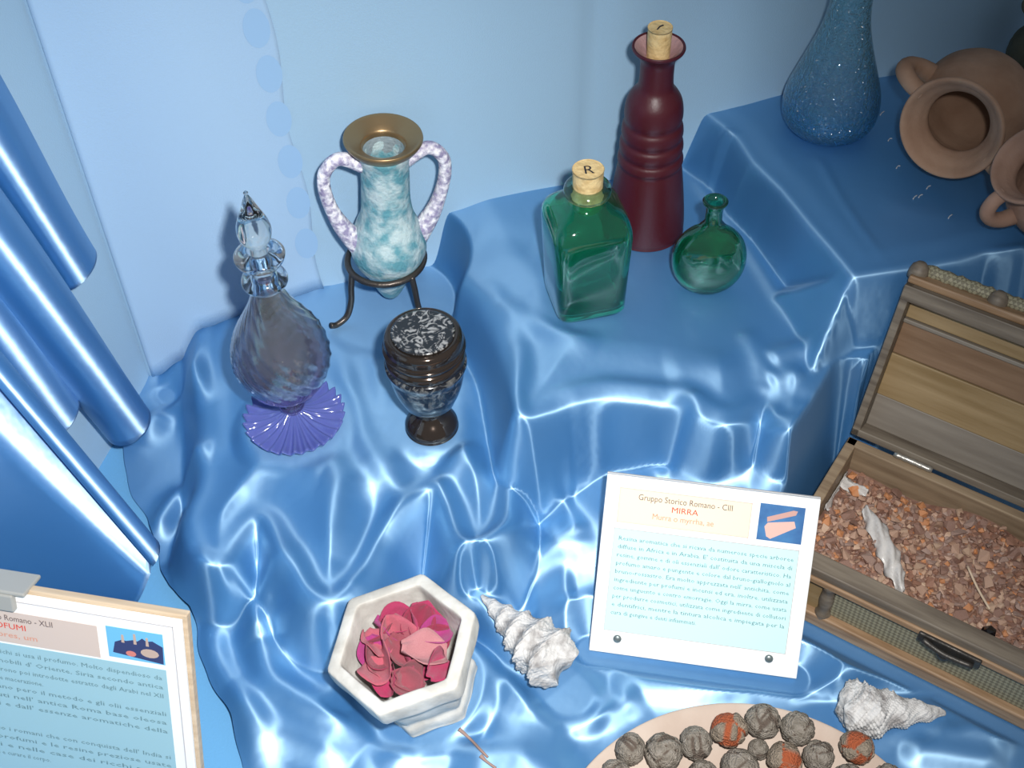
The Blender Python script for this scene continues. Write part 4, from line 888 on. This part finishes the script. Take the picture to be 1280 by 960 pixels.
conel = [(907, 912, 24, 1, 30), (952, 900, 22, 0, 30), (993, 916, 21, 0, 34), (985, 940, 22, 1, 20), (868, 930, 21, 0, 26), (927, 952, 23, 0, 24), (1066, 950, 21, 1, 18), (797, 950, 19, 0, 14), (829, 943, 23, 0, 16), (1022, 948, 19, 0, 18), (880, 962, 19, 0, 22), (950, 930, 13, 0, 24), (1060, 975, 19, 0, 14), (760+10, 978, 20, 0, 12), (845, 980, 22, 0, 22), (965, 975, 22, 1, 28), (1010, 985, 21, 0, 22), (905, 992, 22, 0, 26), (1105, 985, 18, 0, 14)]
zr = [0, .078, .100, .120, .130]; zz_ = [.012, .013, .0185, .0265, .030]    # the plate's upper surface
CP = []; CS = []
for px, py, rad, red, hz in conel: p = at(px, py, .010+hz/1000); CP.append(p); CS.append(rad*np.linalg.norm(p-CAM)/F)
CP = np.array(CP); CS = np.array(CS); C0 = CP.copy()
for it in range(400):                      # let the cones settle against the plate and each other
    CP[:, 2] -= .0004; CP[:, :2] += (C0[:, :2]-CP[:, :2])*.02
    for i in range(len(CP)):
        for j in range(i):
            dv = CP[i]-CP[j]; dn = np.linalg.norm(dv); ov = .95*(CS[i]+CS[j])-dn
            if ov > 0: CP[i] += dv/dn*ov/2; CP[j] -= dv/dn*ov/2
    rr = np.hypot(CP[:, 0]-pc[0], CP[:, 1]-pc[1]); CP[:, 2] = np.maximum(CP[:, 2], np.interp(rr+CS*.35, zr, zz_)+CS*.89)
for k, (px, py, rad, red, hz) in enumerate(conel):
    p = CP[k]; s_ = CS[k]
    o = bpy.data.objects.new('dried_cone', (CMR if red else CMG)[k % 4]); COL.objects.link(o); o.location = p; o.scale = (s_, s_, s_*.93); o.rotation_euler = (rc.uniform(0, 6), rc.uniform(0, 6), rc.uniform(0, 6))
    if red: tag(o, 'dried round cone split open showing rusty red cracks on the terracotta plate', 'dried cone', 'split red cones on the plate')
    else: tag(o, 'closed grey brown round dried cone on the terracotta plate', 'dried cone', 'grey cones on the plate')

# ------------------------------------------------------------------ small bits
TWIG = mat('brown_twig', (.30, .20, .17), .8)
def oncloth(pts, h): return [np.array([q[0], q[1], zat(q[0], q[1])+h]) for q in (hit(*p) for p in pts)]
tag(tube('twig', oncloth([(574, 913), (588, 925), (600, 938), (610, 948)], .0015), [.0016, .001, .001, .0008], TWIG, None, 8, 5), 'thin brown twig on the satin below the petal bowl', 'twig')
tag(tube('twig', oncloth([(601, 946), (608, 953), (620, 962)], .0015), [.0016, .001, .001], TWIG, None, 8, 5), 'short twig tip at the front edge of the satin', 'twig')
LINT = mat('white_lint', (.42, .45, .5), .9)
for k, (px, py) in enumerate(((1143, 248), (1150, 246), (1122, 210), (1102, 143), (1160, 235), (1112, 175), (1187, 272))):
    p = oncloth([(px-2, py+2), (px, py-1), (px+3, py-3+k % 3)], .0006)
    tag(tube('lint_fleck', p, .0005, LINT, None, 6, 3), 'tiny white lint fleck on the top satin step', 'lint', 'lint flecks on the top step')
